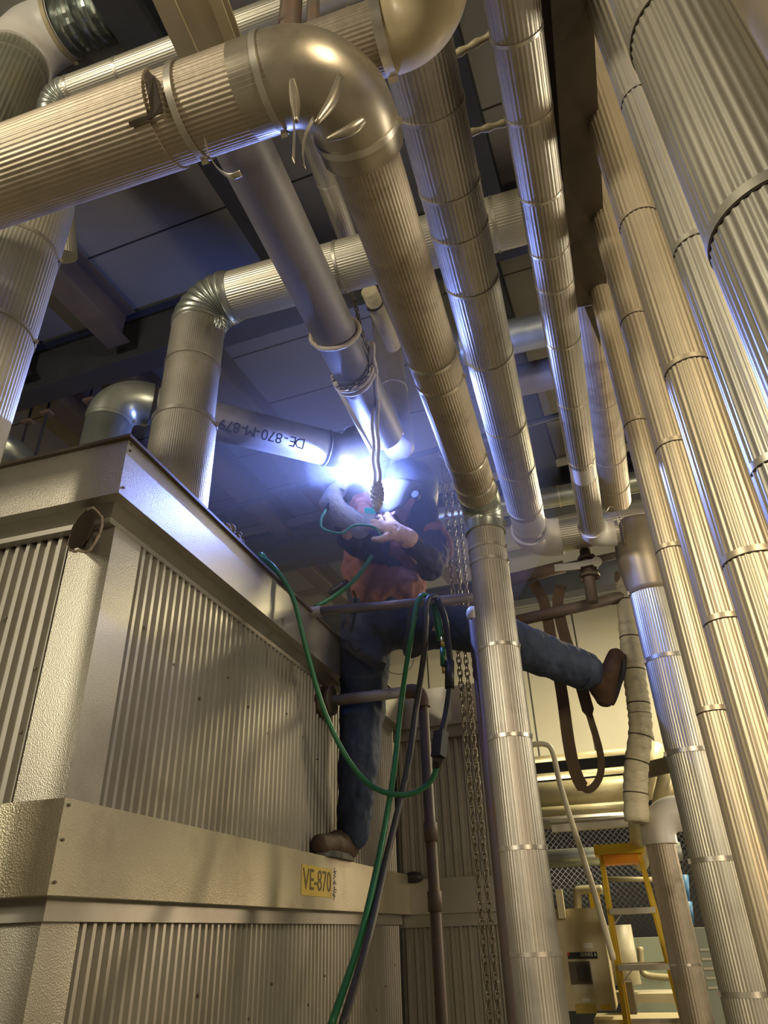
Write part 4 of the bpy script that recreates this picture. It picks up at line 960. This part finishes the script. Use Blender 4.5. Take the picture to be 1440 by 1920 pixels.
# harness anchor wire loop
tubeobj('lanyard_wire', 'thin wire lanyard dangling beside the welder\'s thigh', 'wire', spline([PY(722, 1250, 2.55), PY(735, 1262, 2.55), PY(760, 1262, 2.55), PY(775, 1240, 2.55), PY(772, 1200, 2.55)], 6), 0.0012, M_BLK, 6)

# ---- arc
arcp = PY(663, 884, axis_hit(jn, jn+dd, 663, 855).y+0.05)
arc = MB().ball(PY(662, 879, arcp.y-0.11), 0.017, 16).build('weld_arc', mat('arc_plasma', (1, 1, 1), 0, 0.5, 0.0, 4, emit=(0.75, 0.88, 1.0), estr=60))
tag(arc, 'dazzling blue-white arc at the end of the marked steel pipe', 'welding arc')
ARC = point('arc_light', arcp+V((0.0, 0.0, -0.02)), 95, (0.22, 0.32, 1.0), 0.012)

# ================================================================== HOSES
def hose(name, label, pix, r, m, cat='hose'):
    pts = spline([PY(x, y, Y) for x, y, Y in pix], 10); return tag(MB().tube(pts, r, 12).build(name, m), label, cat)
hose('welding_hose', 'green hose drooping from the vessel roof edge to the black cable joint', [(560, 1160, 2.75), (500, 1052, 2.1), (488, 1046, 2.02), (512, 1062, 2.02), (548, 1118, 2.08), (575, 1220, 2.14), (607, 1330, 2.2), (650, 1420, 2.24), (700, 1476, 2.26), (760, 1490, 2.27), (803, 1470, 2.28), (820, 1438, 2.28)], 0.0085, M_GRN)
yr = ra.y-0.03
hose('welding_hose', 'green hose looped over the rail and dropping to the bottom edge', [(824, 1200, yr+.05), (812, 1135, yr+.04), (803, 1118, yr), (785, 1125, yr-.02), (770, 1200, yr-.02), (752, 1320, 2.38), (738, 1450, 2.3), (712, 1600, 2.2), (675, 1760, 2.05), (620, 1925, 1.9)], 0.0095, M_GRN)
hose('welding_cable', 'dark grey cable looped over the rail and dropping beside the green hose', [(826, 1180, yr+.06), (822, 1130, yr+.04), (814, 1119, yr), (800, 1132, yr-.02), (797, 1210, yr-.02), (780, 1330, 2.38), (762, 1450, 2.3), (722, 1620, 2.2), (690, 1760, 2.05), (640, 1930, 1.9)], 0.0105, M_GRY, 'cable')
hose('welding_hose', 'short green hose from the vessel edge up to the welder\'s shirt', [(590, 1138, 2.50), (620, 1122, 2.50), (660, 1092, 2.48), (686, 1060, 2.47), (697, 1042, 2.48)], 0.009, M_GRN)
ck = empty('cable_coupling', PY(835, 1300, yr), 'black cable with brass and green fitting hanging from the rail to a boxy joint', 'cable')
MB().tube(spline([PY(820, 1124, yr), PY(834, 1160, yr), PY(842, 1220, yr-.02), (PY(845, 1270, yr-.03)), PY(838, 1330, yr-.05), PY(828, 1378, yr-.08)], 8), 0.011, 12).build('cable', M_BLK, ck)
MB().tube([PY(843, 1240, yr-.02), PY(843, 1290, yr-.04)], 0.016, 14).build('heat_shrink', M_BLK, ck)
MB().bar(PY(827, 1372, yr-.08), PY(822, 1420, yr-.1), 0.038, 0.03).build('joint_box', M_BLK, ck)
MB().tube([PY(822, 1420, yr-.1), PY(819, 1438, 2.3)], 0.015, 12).build('joint_collar', M_BLK, ck)
MB().tube(spline([PY(814, 1132, yr+.02), PY(824, 1160, yr), PY(829, 1195, yr)], 6), 0.006, 10).build('thin_hose', M_GRN, ck)
MB().tube([PY(829, 1195, yr), PY(830, 1215, yr)], 0.007, 12).build('brass_fitting', mat('brass', (0.6, 0.45, 0.15), 0.9, 0.3), ck)
MB().tube([PY(830, 1215, yr), PY(831, 1248, yr)], 0.010, 12).build('green_fitting', M_GRN, ck)
MB().tube([PY(831, 1248, yr), PY(832, 1262, yr)], 0.006, 12).build('brass_fitting', MATS['brass'], ck)

# ================================================================== HANGER RODS AND SMALL PIPE AT LEFT
for a_, b_, lb in (((168, 752), (158, 830), 'threaded hanger rod beside the mottled elbow'), ((88, 775), (74, 850), 'second threaded hanger rod, left of the first'), ((52, 792), (42, 840), 'short hanger rod farthest left')):
    A, B = PZ(*a_, 4.57), None; o = empty('hanger_rod', A, lb, 'rod', 'threaded hanger rods')
    MB().tube([A+V((0, 0, 0.43)), A-V((0, 0, 1.2))], 0.008, 8).build('rod', M_DARK, o); MB().box(A, (0.07, 0.05, 0.02)).build('clamp', M_RUST, o)
a = PZ(-60, 790, 4.2); b = PZ(40, 862, 4.2)
tag(MB().tube([a, b], 0.09, 18).build('foil_pipe', M_GALV), 'foil-covered pipe end low at the left edge above the vessel roof', 'pipe')

# tan steel channel at the top, left of the bare pipe
ch = empty('steel_channel', PZ(330, 40, 3.75), 'dusty tan steel channel descending from the top behind the overhead run', 'beam')
za = 3.45
A0, A1 = PZ(258, -60, za), PZ(345, 130, za); B0, B1 = PZ(300, -60, za), PZ(385, 130, za)
slab([A0, B0, B1, A1], za, za+0.008).build('bottom_flange', M_TAN, ch)
C0, C1 = PZ(368, -60, za), PZ(440, 130, za); D0, D1 = PZ(392, -60, za), PZ(462, 130, za)
slab([C0, D0, D1, C1], za+0.002, za+0.010).build('bottom_flange', M_TAN, ch)
slab([A0, D0, D1, A1], za+0.06, za+0.07).build('web', M_TAN, ch)
slab([A1, B1, PZ(345, 190, 3.2), PZ(300, 190, 3.2)], 3.30, 3.305).build('gusset_plate', M_TAN, ch)
for px, lb in ((545, 'dark hanger pipe dropping behind the tarnished elbow, thicker of two'), (587, 'dark hanger pipe dropping behind the tarnished elbow, thinner of two')):
    c = PZ(px, 20, 3.6); tag(MB().tube([(c.x, c.y, 3.2), (c.x, c.y, 4.95)], 0.028 if px < 560 else 0.016, 16).build('hanger_pipe', M_RUST), lb, 'pipe')

# ================================================================== BACKGROUND, LOWER RIGHT
def lat2(name, label, Y, x0p, x1p, ypx, wpx, m, cat='pipe', ribs=0):
    a, b = PY(x0p, ypx[0], Y), PY(x1p, ypx[1], Y); b.z = a.z = (a.z+b.z)/2; r = RAD(wpx, (a+b)/2)
    return tag(MB().tube([a-V((0.5, 0, 0)), b+V((0.1, 0, 0))], r, 24).build(name, m), label, cat)
lat2('wall_rail', 'upper thin cream rail across the dark mesh opening', 6.9, 1005, 1175, (1425, 1408), 12, M_PIPEY, 'rail')
lat2('wall_rail', 'lower thin cream rail across the dark mesh opening', 6.9, 1015, 1175, (1459, 1441), 12, M_PIPEY, 'rail')
lat2('duct_pipe', 'large aged cream pipe running across behind the webbing loop', 6.4, 1020, 1240, (1492, 1472), 46, M_PIPEY)
lat2('duct_pipe', 'boxy cream conduit directly beneath the large aged pipe', 6.3, 1025, 1190, (1524, 1508), 17, M_PIPEY)
lat2('duct_pipe', 'grey jacketed pipe between the cream conduit and the strut', 6.1, 1030, 1190, (1545, 1530), 22, M_JK)
lat2('duct_pipe', 'pale shiny pipe crossing behind the top of the stepladder', 6.0, 1040, 1250, (1610, 1598), 32, M_GALV)
a, b = PY(1035, 1553, 4.6), PY(1200, 1541, 4.6)
st = empty('strut_channel', a, 'slotted grey strut bar spanning between riser and white elbow', 'bar'); MB().bar(a, b, 0.045, 0.045).build('channel', M_ALU, st); MB().tube([a+V((0, -.03, .03)), b+V((0, -.03, .03))], 0.012, 12).build('tube', M_ALU, st)
# ivory bent conduit
pts = spline([PY(985, 1398, 4.3), PY(1020, 1395, 4.3), PY(1036, 1410, 4.3), PY(1050, 1470, 4.3), PY(1078, 1560, 4.3), PY(1110, 1660, 4.3), PY(1135, 1745, 4.3), PY(1150, 1800, 4.3)], 8)
tag(MB().tube(pts, RAD(10, pts[10]), 14).build('bent_conduit', M_IVORY), 'ivory conduit bending over and slanting down past the ladder', 'pipe')
# short riser with white elbow
YR = 3.9; c = PY(1275, 1760, YR); rR = RAD(56, c); ct = V((c.x, YR, PY(1228, 1528, YR).z)); er = ct+V((0.6, 0, 0))
sr = empty('insulated_pipe', (c.x, YR, 0), 'battered jacketed pipe with a white puffy elbow right of the stepladder', 'pipe')
p, q, _ = elbow(sr, (c.x, YR, 0), ct, er, rR*1.2, rR*1.5, M_WHT, name='elbow', over=0.03, label='white padded elbow'); jacket(sr, (c.x, YR, 0), p, rR, 34, 0.04, M_JKD, 0.02, seed=11); jacket(sr, q, er, rR, 30, 0.03, M_JKD)
strap(sr, axis_hit((c.x, YR, 0), ct, 1290, 1808), (0, 0, 1), rR, 0.01)
# wire mesh over the dark opening
a, b = PY(960, 1560, 7.4), PY(1330, 1760, 7.4); z1, z0 = a.z+0.1, b.z-0.35; x0, x1 = a.x, b.x+0.3; mb = MB(); step = 0.05
k = x0-(z1-z0)
while k < x1:
    for s_ in (1, -1):
        p1 = V((k, 7.4, z0 if s_ > 0 else z1)); p2 = p1+V((z1-z0, 0, s_*(z1-z0)))
        if p1.x < x0: t = x0-p1.x; p1 = p1+V((t, 0, s_*t))
        if p2.x > x1: t = p2.x-x1; p2 = p2-V((t, 0, s_*t))
        mb.tube([p1, p2], 0.002, 4)
    k += step
tag(mb.build('wire_mesh', M_BLK), 'diamond wire mesh screen over the dark opening behind the ladder', 'mesh screen')
# stepladder
YLd = 4.9
def LP_(x, y, dY=0): return PY(x, y, YLd+dY)
ld = empty('stepladder', LP_(1160, 1920)-V((0, 0, 0.5)), 'yellow fibreglass stepladder with aluminium treads and an orange top', 'ladder')
tl1, tr1 = LP_(1116, 1604), LP_(1205, 1598); tl1.z = tr1.z = (tl1.z+tr1.z)/2
fl = PY(1178, 1960, YLd-0.1); fr = PY(1300, 1960, YLd-0.1)
ftl = V((tl1.x+0.035, YLd, tl1.z)); ftr = V((tr1.x-0.02, YLd, tr1.z))
def down(p, dx, dy): return V((p.x+dx*p.z, p.y+dy*p.z, 0.0))
fL, fR = down(ftl, -0.02, -0.10), down(ftr, 0.09, -0.10); bL, bR = down(ftl, -0.01, 0.22), down(ftr, 0.07, 0.22)
for (a, b) in ((ftl, fL), (ftr, fR)): MB().bar(a, b, 0.026, 0.07, up=(0, 1, 0)).build('rail', M_YEL, ld)
for (a, b) in ((ftl, bL), (ftr, bR)): MB().bar(a+V((0, .06, 0)), b, 0.024, 0.05, up=(0, 1, 0)).build('rear_rail', M_YEL, ld)
MB().mm((tl1.x, YLd-0.07, tl1.z-0.005), (tr1.x+0.01, YLd+0.12, tl1.z+0.05)).build('top_cap', M_YEL, ld)
MB().mm((tl1.x+0.045, YLd-0.055, tl1.z-0.055), (tr1.x-0.03, YLd+0.1, tl1.z-0.006)).build('top_tray', M_ORG, ld)
for i, z in enumerate((1.68, 1.41, 1.14, 0.87, 0.60, 0.33)):
    t = 1-z/ftl.z; a, b = ftl.lerp(fL, t), ftr.lerp(fR, t); MB().bar(a, b, 0.085, 0.028).build('tread', M_ALU, ld)
    a, b = (ftl+V((0, .06, 0))).lerp(bL, t), (ftr+V((0, .06, 0))).lerp(bR, t); MB().bar(a, b, 0.03, 0.03).build('rear_brace', M_ALU, ld)
    a, b = ftl.lerp(fL, t), ftr.lerp(fR, t); m_ = a.lerp(b, 0.25); MB().bar(a+V((0, -.01, -0.08)), m_+V((0, -.01, -.015)), 0.006, 0.015, up=(0, 1, 0)).build('tread_brace', M_ALU, ld)
# control cabinet
cb = empty('control_cabinet', PY(1090, 1800, 5.2), 'beige electrical cabinet with dark meter window left of the ladder', 'cabinet')
YK = 5.0; q0, q1 = PY(1040, 1705, YK), PY(1144, 1895, YK); x0, x1 = PY(1035, 1800, YK).x-0.15, PY(1140, 1800, YK).x+0.0; zt, zbm = q0.z, q1.z
MB().mm((x0, YK, zbm), (x1, YK+0.4, zt)).build('housing', M_BEIGE, cb)
def face(px0, py0, px1, py1, th, name, m, par=None, pad=0.0):
    a, b = PY(px0, py0, YK-pad), PY(px1, py1, YK-pad); return MB().mm((a.x, YK-pad-th, b.z), (b.x, YK-pad+0.001, a.z)).build(name, m, par or cb)
face(1064, 1786, 1121, 1797, 0.004, 'nameplate', M_INK)
a = PY(1103, 1790, YK-0.006); text_on('SERIES 6', (a.x, YK-0.0065, a.z), (1, 0, 0), (0, 0, 1), 0.026, M_WPAPER, cb)
face(1064, 1786, 1068, 1792, 0.006, 'red_logo', M_RED)
face(1068, 1802, 1121, 1862, 0.003, 'recess', M_IVORY); face(1066, 1803, 1112, 1845, 0.008, 'meter_window', M_DKBR); face(1082, 1810, 1108, 1838, 0.02, 'meter_cover', M_BLK)
face(1093, 1768, 1112, 1778, 0.002, 'paper_label', M_WPAPER); face(1092, 1872, 1108, 1878, 0.002, 'paper_label', M_WPAPER)
face(1078, 1882, 1120, 1900, 0.002, 'gold_label', M_YLAB); face(1126, 1884, 1146, 1894, 0.002, 'yellow_sticker', M_YEL)
face(1042, 1668, 1062, 1722, 0.05, 'side_box', M_BEIGE)
# yellow gas line and box behind
yb = empty('gas_line', PY(1090, 1670, 5.9), 'pale yellow pipe bend and junction box behind the cabinet', 'pipe')
MB().tube(spline([PY(1083, 1720, 5.9), PY(1083, 1690, 5.9), PY(1082, 1673, 5.9), PY(1092, 1669, 5.9), PY(1130, 1668, 5.9)], 8), 0.03, 12).build('bend', M_PIPEY, yb)
a, b = PY(1103, 1672, 5.9), PY(1128, 1708, 5.9); MB().mm((a.x, 5.88, b.z), (b.x, 6.0, a.z)).build('junction_box', M_YEL, yb)
# tank, boxes, green wall cabinets
a, b = PY(1140, 1735, 5.8), PY(1182, 1845, 5.8)
tag(MB().tube([((a.x+b.x)/2, 5.8, b.z), ((a.x+b.x)/2, 5.8, a.z)], 0.11, 24).build('paper_drum', M_IVORY), 'cream drum standing behind the ladder\'s left rail', 'drum')
a, b = PY(1158, 1840, 5.6), PY(1190, 1870, 5.6); tag(MB().mm((a.x, 5.5, b.z-.2), (b.x, 5.8, a.z)).build('brown_crate', M_DKBR), 'brown crate under the cream drum', 'crate')
a, b = PY(1172, 1760, 6.6), PY(1262, 1900, 6.6); wallg = tag(MB().mm((a.x-.1, 6.9, 0), (b.x+0.5, 7.1, a.z)).build('low_partition', M_MINT), 'pale green low partition behind the ladder treads', 'partition')
a, b = PY(1296, 1740, 4.6), PY(1325, 1920, 4.6)
lk = empty('locker', (a.x, 4.6, 0), 'pale green locker with louvre label between the two right risers', 'locker')
MB().mm((a.x, 4.5, 0), (b.x+0.25, 5.0, a.z)).build('housing', M_MINT, lk)
for i in range(5): MB().mm((a.x+0.01, 4.493, a.z-0.1-0.04*i), (a.x+0.06, 4.501, a.z-0.09-0.04*i)).build('louvre', M_IVORY, lk)
# grey small plumbing loop on the green partition
tag(MB().tube(spline([PY(1200, 1775, 6.8), PY(1203, 1815, 6.8), PY(1212, 1828, 6.8), PY(1240, 1832, 6.8), PY(1262, 1833, 6.8)], 6), 0.025, 10).build('drain_bend', M_PIPEY), 'small grey-cream pipe loop on the green partition', 'pipe')
tag(MB().tube([PY(1135, 1648, 6.6), PY(1225, 1649, 6.6)], 0.018, 10).build('faucet_line', M_PIPEY), 'thin cream pipe crossing behind the ladder top', 'pipe')
for (x, y0, y1, lb) in ((1283, 1640, 1700, 'upper blue plastic bottle-like cylinder in the dark gap'), (1290, 1690, 1735, 'lower blue plastic cylinder in the dark gap')):
    a, b = PY(x, y0, 6.2), PY(x+4, y1, 6.2); tag(MB().tube([a, b], 0.028, 12).build('filter_cartridge', M_BLUE), lb, 'filter')
# papers / blanket below
a = PY(1205, 1905, 5.4); mb = MB(); mb.box((a.x, 5.4, a.z-0.06), (0.55, 0.4, 0.12)); tag(mb.build('cardboard_box', M_BEIGE), 'tan cardboard box top behind the lowest ladder treads', 'box')
a = PY(1215, 1868, 5.9); tag(MB().box((a.x, 5.9, a.z), (0.5, 0.35, 0.05)).build('folded_cloth', M_IVORY), 'folded pale cloth behind the ladder, above the cardboard box', 'cloth')
# slanting cream pipes high behind the right riser
tag(MB().tube([PY(1232, 1395, 6.2), PY(1200, 1495, 6.2)], 0.07, 16).build('slant_pipe', M_PIPEY), 'cream slanting pipe behind the wrapped pipe', 'pipe')
tag(MB().tube([PY(1252, 1430, 5.6), PY(1236, 1510, 5.6)], 0.05, 16).build('slant_pipe', M_PIPEY), 'cream slanting pipe just left of the tan-elbow riser', 'pipe')

# ================================================================== WELDING SMOKE, ADDED FOR THE ARC'S GLOW
mv = bpy.data.materials.new('thin_welding_smoke'); mv.use_nodes = True; nt = mv.node_tree
for n_ in list(nt.nodes):
    if n_.type != 'OUTPUT_MATERIAL': nt.nodes.remove(n_)
sc_ = nt.nodes.new('ShaderNodeVolumeScatter'); sc_.inputs['Color'].default_value = (0.9, 0.93, 1, 1); sc_.inputs['Density'].default_value = 0.12; sc_.inputs['Anisotropy'].default_value = 0.0
nt.links.new(sc_.outputs[0], [n_ for n_ in nt.nodes if n_.type == 'OUTPUT_MATERIAL'][0].inputs['Volume'])
sm = MB().ball(arcp, 0.85, 24).build('welding_smoke', mv)
tag(sm, 'thin haze of welding smoke added for the blue glow around the arc', 'smoke', kind='stuff')

mc = mv.copy(); mc.name = 'arc_halo_fume'; mc.node_tree.nodes['Volume Scatter'].inputs['Density'].default_value = 0.3
fume = MB().ball(arcp-V((0, 0.04, 0)), 0.19, 20).build('halo_fume', mc, sm)  # small dense volume added to give the arc its halo
